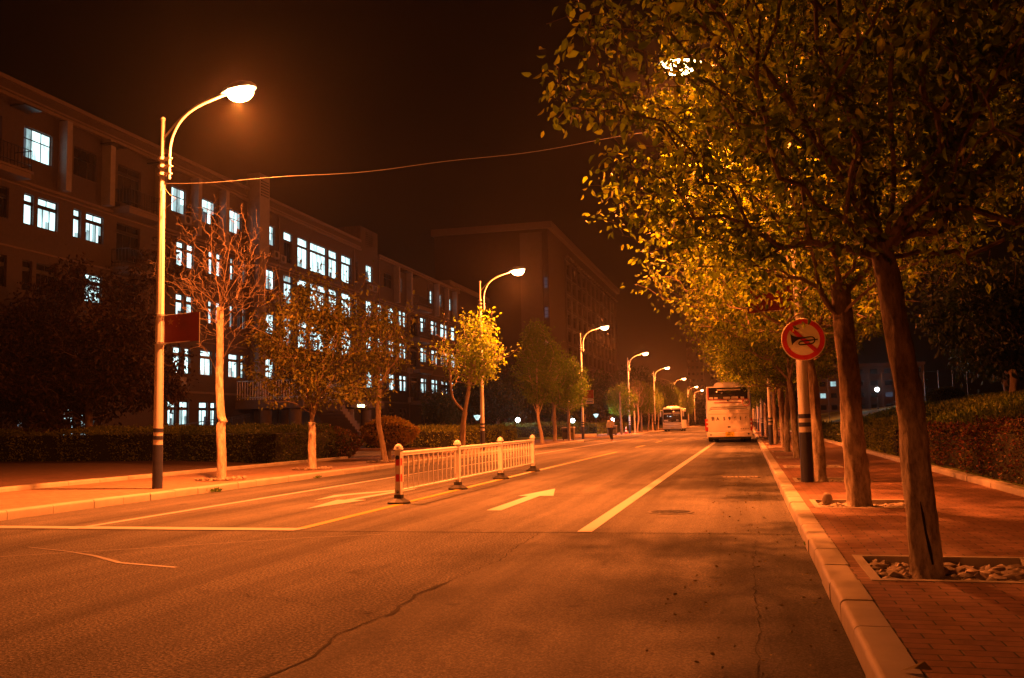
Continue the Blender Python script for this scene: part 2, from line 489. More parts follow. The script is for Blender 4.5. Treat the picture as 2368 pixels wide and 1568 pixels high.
# kerbs made of stones with joints
def kerb(name, x0, x1, y0, y1, top, stone, side, base=-.02):
    bm = MB(); y = y0
    while y < y1:
        L = stone * (1 if y > 14 else random.choice([.72, 1, 1, 1.25])) * (1 if y < 60 else 4)
        e = min(y + L - .012, y1)
        dx = random.uniform(-.006, .006) if y < 40 else 0; dz = random.uniform(-.005, .004) if y < 40 else 0
        # profile with rounded road-side edge
        prof = []
        rr = .035
        if side > 0:   # road on the low-x side
            prof = [(x0, base), (x0, top - rr)] + [(x0 + rr - rr * math.cos(a), top - rr + rr * math.sin(a)) for a in (R(30), R(60), R(90))] + [(x1, top), (x1, base)]
        else:
            prof = [(x1, base), (x1, top - rr)] + [(x1 - rr + rr * math.cos(a), top - rr + rr * math.sin(a)) for a in (R(30), R(60), R(90))] + [(x0, top), (x0, base)]
        n = len(prof)
        v = [(a + dx, y, b + dz) for a, b in prof] + [(a + dx, e, b + dz) for a, b in prof]
        f = [(i, i + 1, n + i + 1, n + i) for i in range(n - 1)] + [tuple(range(n)), tuple(range(2 * n - 1, n - 1, -1))]
        bm.add(v, f); y += L
    o = bm.build(name, 'kerb_stone', smooth=True); o['kind'] = 'structure'
    return o
kerb('kerb', KR, KR + .19, -12, 400, PZ + .012, .72, 1)
kerb('kerb', KL - .16, KL, -12, 61, PZ + .008, .75, -1)
kerb('kerb', KL - .16, KL, 74, 400, PZ + .008, 3, -1)
kerb('kerb', 3.60, 3.74, -5, 300, PZ + .10, .8, 1)
# pavements
def slab(name, x0, x1, y0, y1, z, m):
    o = MB().box(x0, x1, y0, y1, -.02, z).build(name, m); o['kind'] = 'structure'; return o
pits = [7.36 - 5.5, 7.50, 12.92, 17.9, 22.9, 28.4, 33.6, 39.0, 44.6, 50.0, 55.4]
PX0, PX1, PH = .78, 2.08, .62
mb = MB()
mb.box(KR + .19, PX0, -12, 400, -.02, PZ)
mb.box(PX1, 3.60, -12, 400, -.02, PZ)
y = -12
for c in pits:
    mb.box(PX0, PX1, y, c - PH, -.02, PZ); y = c + PH
mb.box(PX0, PX1, y, 400, -.02, PZ)
o = mb.build('pavement', 'paver_red'); o['kind'] = 'structure'
slab('pavement', -14.25, KL - .16, -12, 61, PZ, 'paver_left')
slab('pavement', -14.25, KL - .16, 61.0, 74, .05, 'asphalt_new')
slab('pavement', -14.25, KL - .16, 74, 400, PZ, 'paver_left')
mb = MB()
kerb('kerb', -14.40, -14.25, -12, 31.5, PZ + .09, 1.0, -1)
kerb('kerb', -14.40, -14.25, 44, 60, PZ + .09, 1.0, -1)
MB().box(-75, -14.40, -12, 31.5, -.02, PZ + .03).build('planting_bed', 'soil')['kind'] = 'structure'
MB().box(-75, -14.40, 31.5, 44, -.02, .06).build('driveway', 'asphalt_new')['kind'] = 'structure'
MB().box(-75, -14.40, 44, 60.0, -.02, PZ + .03).build('planting_bed', 'soil')['kind'] = 'structure'
MB().box(-75, -14.25, 74, 400, -.02, PZ + .03).build('planting_bed', 'grass')['kind'] = 'structure'
# grassy bank on the right
mb = MB(); xs = [3.74, 4.4, 5.0, 6, 7, 8.5, 10, 12, 14, 18, 25, 40, 70]; ys = list(range(-10, 300, 5))
for i in range(len(xs)):
    for yv in ys:
        mb.v.append((xs[i], yv, slope_z(xs[i]) + (0 if xs[i] < 5 else random.uniform(-.08, .08))))
mb.n = len(mb.v); ny = len(ys)
for i in range(len(xs) - 1):
    for j in range(ny - 1): mb.f.append((i * ny + j, (i + 1) * ny + j, (i + 1) * ny + j + 1, i * ny + j + 1)); mb.mi.append(0)
mb.build('grass_bank', 'grass', smooth=True)['kind'] = 'structure'

# ------------------------------------------------------------------ foliage helpers
def leaves_mesh(name, P, D, L, W, mat, parent=None, fold=.25, loc=(0, 0, 0)):
    """P positions (n,3), D directions (n,3); each leaf two quads sharing a midrib"""
    n = len(P)
    D = D / np.linalg.norm(D, axis=1, keepdims=True)
    rnd = rng.normal(size=(n, 3)); S = np.cross(D, rnd); S /= np.linalg.norm(S, axis=1, keepdims=True) + 1e-9
    N = np.cross(S, D)
    L = L[:, None]; W = W[:, None]
    base = P; tip = P + D * L - N * L * .12
    l1 = P + D * L * .35 + S * W * .5 + N * W * fold; l2 = P + D * L * .72 + S * W * .38 + N * W * fold * .6
    r1 = P + D * L * .35 - S * W * .5 + N * W * fold; r2 = P + D * L * .72 - S * W * .38 + N * W * fold * .6
    V = np.stack([base, l1, l2, tip, r2, r1], 1).reshape(-1, 3)
    o = np.arange(n)[:, None] * 6
    F = np.concatenate([o + np.array([[0, 1, 2, 3]]), o + np.array([[0, 3, 4, 5]])], 1).reshape(-1, 4)
    me = bpy.data.meshes.new(name)
    me.vertices.add(len(V)); me.vertices.foreach_set('co', V.astype(np.float32).ravel())
    me.loops.add(F.size); me.loops.foreach_set('vertex_index', F.astype(np.int32).ravel())
    me.polygons.add(len(F)); me.polygons.foreach_set('loop_start', np.arange(0, F.size, 4, dtype=np.int32))
    me.polygons.foreach_set('loop_total', np.full(len(F), 4, dtype=np.int32))
    me.materials.append(MATS[mat]); me.update(calc_edges=True)
    return link(name, me, parent, loc)
def spline(pts, k=4):
    out = []; n = len(pts)
    P = [np.array(p, float) for p in pts]
    for i in range(n - 1):
        p0 = P[max(i - 1, 0)]; p1 = P[i]; p2 = P[i + 1]; p3 = P[min(i + 2, n - 1)]
        for j in range(k):
            t = j / k
            out.append(.5 * ((2 * p1) + (-p0 + p2) * t + (2 * p0 - 5 * p1 + 4 * p2 - p3) * t * t + (-p0 + 3 * p1 - 3 * p2 + p3) * t ** 3))
    out.append(P[-1]); return out
def make_tree(name, label, cat, trunk, r0, r1, env, ntw, leaf, nleaf, lsize, group=None, bark_m='bark_right', limbs=(), min_attach=0.6,
              flare=1.35, step=.22, jit=.035, droop=.5, twig_r=.005, lspread=.13, wid=.5, keep=None, clumpk=.45, twig_m=None, seed=1, tipfrac=3, sag=0.0, expo=2.3, bend=.07, bf=.38):
    """trunk, limbs: polylines relative to the tree's base; env(n) samples crown points. Returns the Empty."""
    global rng
    rng = np.random.default_rng(seed)
    root = empty(name, (0, 0, 0), 0, label, cat, group)
    tp = spline(trunk, 8 if r0 > .1 else 4)
    pos = [np.array(p) for p in tp]; par = [-1] + list(range(len(tp) - 1)); lock = [True] * len(tp)
    for lb in limbs:
        ai, pts = lb[0], lb[1]
        st = int(ai * (len(tp) - 1)); lp = spline([tp[st]] + [np.array(p, float) for p in pts], 4)
        prev = st
        for q in lp[1:]:
            pos.append(np.array(q)); par.append(prev); lock.append(False); prev = len(pos) - 1
    amin = int(min_attach * (len(tp) - 1))
    T = env(ntw)
    c0 = tp[-1]
    T = T[np.argsort(np.linalg.norm(T - c0, axis=1))]
    A = np.array(pos)
    cap_ = 200000; buf = np.zeros((cap_, 3)); buf[:len(A)] = A; cnt = len(A)
    plen = np.zeros(cap_)
    for i_ in range(1, cnt): plen[i_] = plen[par[i_]] + np.linalg.norm(A[i_] - A[par[i_]])
    plen[:cnt] -= plen[len(tp) - 1]
    ok = np.ones(cap_, bool); ok[:amin] = False
    tips = []
    for t in T:
        d = buf[:cnt] - t
        dist = np.sqrt((d * d).sum(1)) + np.where(buf[:cnt, 2] > t[2] - .05, .35, 0) + bf * plen[:cnt]
        dist[~ok[:cnt]] = 1e9
        j = int(dist.argmin()); s = buf[j]; vec = t - s; L = np.linalg.norm(vec)
        if L < .06: continue
        k = max(2, int(L / step)); prev = j
        perp = rng.normal(size=3) * L * bend
        for i in range(1, k + 1):
            u = i / k
            q = s + vec * u + perp * math.sin(u * PI) + np.array([0, 0, (L * .12 - sag * L) * math.sin(u * PI)]) + rng.normal(size=3) * jit * (1 if i < k else 0)
            buf[cnt] = q; pos.append(q); par.append(prev); plen[cnt] = plen[prev] + L / k; prev = cnt; cnt += 1
        tips.append(prev)
    n = len(pos); P = np.array(pos); par = np.array(par)
    acc = np.zeros(n); haschild = np.zeros(n, bool); haschild[par[par >= 0]] = True
    acc[~haschild] = twig_r ** expo
    for i in range(n - 1, 0, -1):
        if par[i] >= 0: acc[par[i]] += acc[i]
    rad = acc ** (1 / expo)
    # scale limbs so they meet the trunk
    nt_ = len(tp)
    topr = rad[nt_ - 1:].max() if n > nt_ else r1
    big = rad[nt_:].max() if n > nt_ else r1
    sc = min(1.0, (r1 * .95) / max(big, 1e-6)); rad = np.where(rad * sc > twig_r, rad * sc, twig_r)
    bm = MB()
    trr = [r0 + (r1 - r0) * (i / (nt_ - 1)) ** .8 for i in range(nt_)]
    trr[0] *= flare; trr[1] *= 1 + (flare - 1) * .35
    # trunk surface with bumps
    N = 26; v = []; f = []
    ph = rng.uniform(0, 6, 6); knots = [(rng.uniform(.1, .95) * nt_, rng.uniform(0, 6.28), rng.uniform(.10, .22)) for _ in range(7)]
    for i in range(nt_):
        for k in range(N):
            a = 2 * PI * k / N
            rr = trr[i] * (1 + .07 * math.sin(3 * a + ph[0] + i * .35) + .05 * math.sin(5 * a + ph[1] - i * .5) + .025 * rng.normal() + .035 * abs(math.sin(6.5 * a + ph[2] + .3 * math.sin(i * .8)))
                          + sum(kh * math.exp(-((i - ki) / 1.1) ** 2 - ((a - ka + PI) % (2 * PI) - PI) ** 2 / .09) for ki, ka, kh in knots))
            v.append((tp[i][0] + rr * math.cos(a), tp[i][1] + rr * math.sin(a), tp[i][2]))
    for i in range(nt_ - 1):
        for k in range(N): f.append((i * N + k, i * N + (k + 1) % N, (i + 1) * N + (k + 1) % N, (i + 1) * N + k))
    f.append(tuple((nt_ - 1) * N + k for k in range(N)))
    bm.add(v, f)
    bm.build('trunk', bark_m, root, smooth=True)
    bm = MB()
    for i in range(nt_, n):
        j = par[i]; a = P[j]; b = P[i]
        ra = min(rad[j] if j >= nt_ else trr[j] * .9, rad[i] * 1.25); rb = rad[i]
        m = 7 if rb > .03 else (5 if rb > .012 else 3)
        t = b - a; L = np.linalg.norm(t)
        if L < 1e-5: continue
        t /= L; h = np.array([0, 0, 1.]) if abs(t[2]) < .9 else np.array([1., 0, 0])
        s = np.cross(t, h); s /= np.linalg.norm(s); c = np.cross(s, t)
        vs = [a - t * ra * .3 + (s * math.cos(2 * PI * k / m) + c * math.sin(2 * PI * k / m)) * ra for k in range(m)] + \
             [b + (s * math.cos(2 * PI * k / m) + c * math.sin(2 * PI * k / m)) * rb for k in range(m)]
        bm.add(vs, [(k, (k + 1) % m, m + (k + 1) % m, m + k) for k in range(m)])
    bm.build('branches', twig_m or bark_m, root, smooth=True)
    if nleaf:
        tipn = []
        for tnode in tips:
            q = tnode
            for _ in range(tipfrac):
                if q < nt_: break
                tipn.append(q); q = par[q]
        tipn = np.array(tipn)
        pick = rng.choice(len(tipn), nleaf)
        base = P[tipn[pick]] + rng.normal(size=(nleaf, 3)) * lspread
        out = base - P[tipn[pick]]
        D = out / (np.linalg.norm(out, axis=1, keepdims=True) + 1e-6) * .7 + rng.normal(size=(nleaf, 3)) * .5 + np.array([0, 0, -droop])
        q = base * 2.3 + ph[:3]
        nz = np.sin(q[:, 0] + 1.3 * np.sin(q[:, 1])) + np.sin(q[:, 1] * 1.2 + 1.1 * np.sin(q[:, 2])) + np.sin(q[:, 2] * 1.1 + q[:, 0] * .6)
        pr = np.where(nz < -.3, 1 - clumpk * 1.6, 1.0)
        if keep is not None: pr = pr * keep(base)
        sel = rng.random(nleaf) < pr; base = base[sel]; D = D[sel]; nleaf = len(base)
        L = lsize * rng.uniform(.4, 1.4, nleaf)
        leaves_mesh('crown', base, D, L, L * wid, leaf, root)
    return root
def ell(c, r, zmin=None, shell=.45, lump=.0, seed=3, cut=None):
    """crown sampler: ellipsoid with lumpy radius"""
    ph = np.random.default_rng(seed).uniform(0, 6.28, 8)
    def f(n):
        out = []
        while len(out) < n:
            d = rng.normal(size=3); d /= np.linalg.norm(d)
            az = math.atan2(d[1], d[0])
            k = 1 + lump * (math.sin(3 * az + ph[0] + 2 * d[2]) * .5 + math.sin(5 * az + ph[1] - 4 * d[2]) * .35 + math.sin(7 * d[2] + ph[2]) * .4)
            u = (shell + (1 - shell) * rng.random() ** .6) * k
            p = np.array(c) + d * np.array(r) * u
            if zmin is not None and p[2] < zmin + rng.random() * .3: continue
            if cut is not None and not cut(p): continue
            out.append(p)
        return np.array(out)
    return f

# ------------------------------------------------------------------ right row trees
REAR = 'street trees along the right pavement'
PX = 1.33
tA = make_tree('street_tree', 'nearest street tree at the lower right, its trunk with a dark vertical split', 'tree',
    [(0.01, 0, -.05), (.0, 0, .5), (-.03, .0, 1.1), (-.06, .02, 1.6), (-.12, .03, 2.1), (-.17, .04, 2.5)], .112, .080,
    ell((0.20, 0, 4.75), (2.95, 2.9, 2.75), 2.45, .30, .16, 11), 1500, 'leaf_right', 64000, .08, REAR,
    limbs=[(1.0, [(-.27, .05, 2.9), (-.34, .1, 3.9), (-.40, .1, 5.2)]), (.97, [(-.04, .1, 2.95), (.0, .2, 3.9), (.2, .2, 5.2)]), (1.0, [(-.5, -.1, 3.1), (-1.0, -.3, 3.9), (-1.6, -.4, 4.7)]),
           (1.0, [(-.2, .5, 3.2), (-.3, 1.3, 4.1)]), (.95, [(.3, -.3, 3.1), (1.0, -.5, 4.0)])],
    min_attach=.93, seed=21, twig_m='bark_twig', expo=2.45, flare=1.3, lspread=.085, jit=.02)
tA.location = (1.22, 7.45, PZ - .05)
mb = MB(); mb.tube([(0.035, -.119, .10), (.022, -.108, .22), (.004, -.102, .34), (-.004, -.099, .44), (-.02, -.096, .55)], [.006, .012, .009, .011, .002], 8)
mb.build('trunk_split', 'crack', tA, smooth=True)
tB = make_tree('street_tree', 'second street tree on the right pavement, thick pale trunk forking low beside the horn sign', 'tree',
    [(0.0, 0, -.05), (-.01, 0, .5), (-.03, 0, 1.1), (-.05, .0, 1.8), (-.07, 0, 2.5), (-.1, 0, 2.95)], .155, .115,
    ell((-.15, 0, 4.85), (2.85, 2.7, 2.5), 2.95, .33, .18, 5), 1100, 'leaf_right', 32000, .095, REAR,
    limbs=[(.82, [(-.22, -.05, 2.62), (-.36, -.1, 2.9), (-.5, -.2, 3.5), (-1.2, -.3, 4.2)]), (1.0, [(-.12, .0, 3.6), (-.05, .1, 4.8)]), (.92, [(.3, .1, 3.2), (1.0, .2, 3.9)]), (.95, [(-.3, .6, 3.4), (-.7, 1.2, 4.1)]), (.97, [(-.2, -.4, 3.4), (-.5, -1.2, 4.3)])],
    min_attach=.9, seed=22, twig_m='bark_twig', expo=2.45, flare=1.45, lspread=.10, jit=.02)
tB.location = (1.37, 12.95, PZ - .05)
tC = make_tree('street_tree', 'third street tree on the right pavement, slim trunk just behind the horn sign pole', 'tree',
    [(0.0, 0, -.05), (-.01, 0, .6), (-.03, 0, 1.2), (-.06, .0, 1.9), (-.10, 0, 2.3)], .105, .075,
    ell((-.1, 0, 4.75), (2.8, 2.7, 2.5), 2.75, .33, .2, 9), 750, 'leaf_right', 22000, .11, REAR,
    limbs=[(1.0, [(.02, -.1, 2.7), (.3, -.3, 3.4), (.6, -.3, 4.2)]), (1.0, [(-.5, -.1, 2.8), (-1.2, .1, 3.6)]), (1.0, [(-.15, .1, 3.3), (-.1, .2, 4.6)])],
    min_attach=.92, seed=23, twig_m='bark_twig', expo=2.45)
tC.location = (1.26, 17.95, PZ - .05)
ordn = ['fourth', 'fifth', 'sixth', 'seventh', 'eighth', 'ninth', 'tenth', 'eleventh', 'twelfth', 'thirteenth', 'fourteenth', 'fifteenth', 'sixteenth', 'seventeenth', 'eighteenth', 'nineteenth', 'twentieth']
rys = [22.9, 28.4, 33.6, 39.0, 44.6, 50.0, 55.4, 61, 67, 73, 80, 88, 97, 107, 119, 133]
for i, yv in enumerate(rys):
    src = [tB, tC, tA][i % 3]
    c = copy_tree(src)
    c.location = (1.30 + random.uniform(-.08, .12), yv, PZ - .05); c.rotation_euler.z = random.uniform(0, 6.28)
    s = random.uniform(.9, 1.05); c.scale = (s, s, s)
    c['label'] = '%s street tree from the camera on the right pavement, whitewashed trunk under lit leaves' % ordn[i]
c = copy_tree(tB); c.location = (1.75, 1.2, PZ - .05); c.rotation_euler.z = 2.1
c['label'] = 'tree beside the camera whose dark leaves hang into the top right corner'

# ------------------------------------------------------------------ left row trees
LG = 'street trees along the left pavement'
t1 = make_tree('bare_tree', 'leafless pale street tree beside the nearest left street lamp', 'tree',
    [(0.02, 0, -.05), (.01, 0, .5), (-.01, 0, 1.2), (.04, 0, 1.33), (-.02, 0, 1.5), (-.06, 0, 2.4), (-.06, 0, 3.2), (-.06, 0, 3.95)], .105, .075,
    ell((-.02, 0, 4.75), (1.45, 1.3, 1.6), None, .22, .22, 8), 1200, None, 0, .1, LG, 'bark_left',
    limbs=[(1.0, [(.15, 0, 4.3), (.55, .1, 4.9), (1.0, .1, 5.3)]), (1.0, [(-.15, .1, 4.3), (-.35, .1, 5.2), (-.30, 0, 6.0)]), (.97, [(.1, -.1, 4.5), (.25, -.1, 5.4)]),
           (.70, [(-.4, -.1, 3.0), (-.9, -.1, 2.95), (-1.3, 0, 2.65), (-1.5, 0, 2.70)]), (.76, [(.4, .1, 3.4), (1.0, 0, 3.35), (1.5, 0, 3.0)]), (1.0, [(-.5, 0, 4.3), (-1.1, 0, 4.7)]), (1.0, [(.5, 0, 4.2), (1.2, .1, 4.3)])],
    min_attach=.8, seed=31, jit=.011, bend=.07, bf=.16, twig_r=.0022, twig_m='bark_twig_dark', expo=2.55, step=.10)
t1.location = (-11.62, 18.8, PZ)
t2 = make_tree('leafy_tree', 'broad green tree with twin trunks behind the road fence on the left pavement', 'tree',
    [(0, 0, -.05), (0, 0, .5), (0, 0, 1.0), (-.02, 0, 1.3)], .11, .09,
    ell((.15, .3, 3.45), (2.15, 2.0, 2.05), 1.65, .3, .42, 4), 700, 'leaf_left', 15000, .11, LG, 'bark_left',
    limbs=[(1.0, [(-.12, 0, 1.9), (-.3, 0, 2.5), (-.9, 0, 3.1)]), (1.0, [(.15, 0, 1.9), (.3, 0, 2.6), (.5, 0, 3.6), (.55, 0, 4.8)]), (1.0, [(.1, .1, 2.3), (.9, 0, 3.0), (1.3, 0, 3.2)]), (1.0, [(-.1, -.1, 2.2), (-1.2, 0, 3.0)])],
    min_attach=.9, seed=32, twig_m='bark_twig_dark', expo=2.1, twig_r=.004, keep=lambda P: np.where((P[:, 0] > .9) & (P[:, 2] > 3.4), .4, 1.0))
t2.location = (-11.70, 23.5, PZ)
t3 = make_tree('sparse_tree', 'thin leaning tree with sparse leaves and bare top behind the orange shrub', 'tree',
    [(0.05, 0, -.05), (-.05, 0, .6), (-.17, 0, 1.3), (-.16, 0, 2.1), (-.12, 0, 2.5)], .095, .07,
    ell((-.15, 0, 3.9), (1.1, 1.0, 1.5), 2.2, .25, .25, 14), 300, 'leaf_left', 2300, .12, LG, 'bark_pale',
    limbs=[(1.0, [(.15, 0, 3.0), (.35, 0, 4.0)]), (1.0, [(-.3, 0, 3.3), (-.45, 0, 5.1)]), (1.0, [(-.2, .2, 3.2), (-.1, .1, 4.6)])], min_attach=.9, seed=33, twig_m='bark_pale', expo=2.0)
t3.location = (-11.38, 27.9, PZ)
t4 = make_tree('yellow_tree', 'brightly lit yellow leafed tree wrapped around the second left street lamp', 'tree',
    [(-.15, 0, -.05), (-.1, 0, .6), (-.05, 0, 1.3), (.02, 0, 1.7)], .12, .10,
    ell((.2, 0, 4.3), (1.75, 1.4, 1.5), 2.7, .3, .4, 6), 650, 'leaf_yellow', 6500, .13, LG, 'bark_pale', keep=lambda P: np.where(P[:, 0] < .1, .28, 1.0),
    limbs=[(1.0, [(-.5, 0, 2.3), (-.6, 0, 3.2), (-.65, 0, 4.4)]), (1.0, [(.2, 0, 2.6), (.35, 0, 3.3), (.1, 0, 4.2), (-.2, 0, 5.0)]), (1.0, [(.4, 0, 3.2), (1.0, 0, 3.8), (1.7, 0, 4.1)])],
    min_attach=.9, seed=34, twig_m='bark_pale', expo=2.0)
t4.location = (-11.62, 37.5, PZ)
def cone_env(h0, h1, r, k=.55):
    def f(n):
        out = []
        for _ in range(n):
            u = rng.random() ** .9; z = h0 + (h1 - h0) * u
            rr = r * (math.sin(min(1, (u + .06) * 2.2) * PI / 2)) * (1 - max(0, u - .18) / .87) ** k * (.35 + .65 * rng.random() ** .5) * rng.uniform(.8, 1.1)
            a = rng.random() * 6.28; out.append((rr * math.cos(a), rr * math.sin(a), z))
        return np.array(out)
    return f
t5 = make_tree('conical_tree', 'tall pointed green tree standing left of the dark brown tower block trees', 'tree',
    [(.15, 0, -.05), (.1, 0, .6), (-.05, 0, 1.3), (-.1, 0, 2.3), (-.1, 0, 3.4), (-.05, 0, 4.8)], .12, .04,
    cone_env(2.5, 7.0, 1.85), 520, 'leaf_green', 12000, .13, LG, 'bark_pale',
    limbs=[(.45, [(.5, 0, 3.0), (1.0, 0, 3.7), (1.4, 0, 4.2)]), (.45, [(-.6, 0, 2.9), (-1.2, 0, 3.4)]), (.5, [(-.4, .2, 3.3), (-.6, .2, 4.0)]), (.48, [(.2, .2, 3.2), (.7, .3, 4.3)])],
    min_attach=.45, seed=35, twig_m='bark_pale', expo=2.0)
t5['label'] = 'tall pointed green tree with forking limbs beyond the far end of the road fence'
t5.location = (-11.75, 52.6, PZ)
t6 = make_tree('round_tree', 'rounded green tree immediately left of the third left street lamp', 'tree',
    [(0, 0, -.05), (.03, 0, .8), (0, 0, 1.5), (0, 0, 2.3)], .13, .09,
    ell((0, 0, 4.1), (1.9, 1.8, 2.2), 2.2, .3, .15, 16), 420, 'leaf_green', 10000, .14, LG, 'bark_pale',
    limbs=[(1, [(.3, 0, 3.2), (.6, 0, 4.3)]), (1, [(-.4, 0, 3.1), (-.8, 0, 4.0)])], min_attach=.9, seed=36, twig_m='bark_pale', expo=2.0)
t6.location = (-11.9, 57.6, PZ)
c = copy_tree(t6); c.location = (-11.8, 62.0, PZ); c.rotation_euler.z = 2; c.scale = (.85, .85, .9); c['label'] = 'small round tree between the litter bin and its taller green neighbour'
fl = [(t1, 86.5, 1.0), (t6, 89, .8), (t1, 97, .9), (t3, 101, 1.1), (t6, 107, .95), (t3, 113, 1.0), (t6, 121, .9), (t5, 130, .95), (t6, 138, 1.1), (t5, 146, 1.0), (t6, 155, 1.1), (t5, 165, 1.0), (t6, 178, 1.1), (t5, 192, 1.1)]
wd = {'bare_tree': 'leafless tree with fine pale twigs', 'round_tree': 'rounded green tree', 'sparse_tree': 'sparse leaning tree', 'conical_tree': 'pointed green tree'}
seen = {}
for i, (src, yv, s) in enumerate(fl):
    c = copy_tree(src); c.location = (-11.7 + random.uniform(-.4, .3), yv, PZ); c.rotation_euler.z = random.uniform(0, 6); c.scale = (s, s, s)
    k = src.name.split('.')[0]
    c['label'] = '%s beyond the third left lamp, number %s from it' % (wd[k], ['one', 'two', 'three', 'four', 'five', 'six', 'seven', 'eight', 'nine', 'ten', 'eleven', 'twelve', 'thirteen', 'fourteen'][i])

# dense background trees: crown of leaf clumps over limbs
def clump_env(c, r, nl, seed, flat=1.0):
    g = np.random.default_rng(seed)
    cen = []
    for _ in range(nl):
        d = g.normal(size=3); d /= np.linalg.norm(d); cen.append(np.array(c) + d * np.array(r) * g.uniform(.35, .85))
    rr = [g.uniform(.25, .42) * min(r) for _ in cen]
    def f(n):
        out = []
        for _ in range(n):
            i = rng.integers(len(cen)); d = rng.normal(size=3); d /= np.linalg.norm(d)
            p = cen[i] + d * rr[i] * rng.random() ** .4
            p[2] = max(p[2], .25 + rng.random() * .3)
            out.append(p)
        return np.array(out)
    return f
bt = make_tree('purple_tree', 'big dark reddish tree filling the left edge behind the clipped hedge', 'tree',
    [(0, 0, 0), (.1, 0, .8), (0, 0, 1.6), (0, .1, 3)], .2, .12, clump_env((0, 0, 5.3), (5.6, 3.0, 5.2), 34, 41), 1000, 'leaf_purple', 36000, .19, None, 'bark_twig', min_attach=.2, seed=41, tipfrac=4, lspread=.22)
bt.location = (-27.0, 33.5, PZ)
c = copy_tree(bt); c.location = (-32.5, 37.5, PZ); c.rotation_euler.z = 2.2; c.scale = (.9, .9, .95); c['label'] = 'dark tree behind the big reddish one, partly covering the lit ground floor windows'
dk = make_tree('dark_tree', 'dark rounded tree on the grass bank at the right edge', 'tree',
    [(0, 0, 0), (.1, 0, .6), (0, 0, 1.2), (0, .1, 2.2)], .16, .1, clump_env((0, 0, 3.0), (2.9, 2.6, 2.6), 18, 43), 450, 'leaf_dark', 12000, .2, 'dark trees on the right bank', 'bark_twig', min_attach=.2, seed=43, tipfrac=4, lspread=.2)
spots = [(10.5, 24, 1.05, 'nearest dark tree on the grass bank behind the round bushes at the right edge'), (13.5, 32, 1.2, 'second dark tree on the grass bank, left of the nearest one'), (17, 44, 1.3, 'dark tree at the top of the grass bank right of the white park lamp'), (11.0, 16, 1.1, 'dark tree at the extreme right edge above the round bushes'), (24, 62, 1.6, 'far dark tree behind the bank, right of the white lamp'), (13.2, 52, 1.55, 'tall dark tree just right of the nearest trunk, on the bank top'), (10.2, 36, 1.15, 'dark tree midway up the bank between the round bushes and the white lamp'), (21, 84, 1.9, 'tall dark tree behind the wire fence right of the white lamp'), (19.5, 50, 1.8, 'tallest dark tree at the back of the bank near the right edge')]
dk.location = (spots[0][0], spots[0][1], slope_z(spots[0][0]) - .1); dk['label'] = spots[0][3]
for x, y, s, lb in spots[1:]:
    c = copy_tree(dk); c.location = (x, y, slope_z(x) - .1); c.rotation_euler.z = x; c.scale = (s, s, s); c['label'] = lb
# dark trees in front of the tower block on the left, and the wood at the end of the road
for i, (x, y, s, lb) in enumerate([(-22, 84, 1.0, 'dark garden tree behind the hedge left of the third lamp'), (-20, 96, 1.2, 'dark garden tree below the tower block, right of the third lamp'), (-19, 110, 1.4, 'dark garden tree below the right end of the tower block'),
        (-18.5, 128, 1.6, 'dark garden tree behind the fourth left lamp'), (-18, 150, 1.8, 'dark garden tree behind the parked oncoming bus'), (-26, 78, .8, 'small dark garden tree beside the white garden lamp'), (-25, 92, 1.5, 'tall dark garden tree against the tower block base'), (-30, 100, 1.5, 'dark garden tree close to the tower block wall')]):
    c = copy_tree(dk); c.location = (x, y, .1); c.rotation_euler.z = i * 1.3; c.scale = (s, s, s * 1.1); c['label'] = lb; c['group'] = 'dark garden trees on the left'
c = copy_tree(dk); c.location = (3.5, 175, .1); c.scale = (2, 2, 2.2); c['label'] = 'tall dark tree at the far right end of the road'; c['group'] = 'far trees'
wood = MB()
P = np.stack([rng.uniform(-70, 60, 9000), rng.uniform(330, 350, 9000), np.abs(rng.normal(0, 4.2, 9000)) + .5], 1)
o = leaves_mesh('distant_wood', P, rng.normal(size=P.shape), rng.uniform(1.0, 1.9, 9000), rng.uniform(.8, 1.3, 9000), 'leaf_dark'); tag(o, 'dark mass of trees closing the far end of the road', 'wood', kind='stuff')

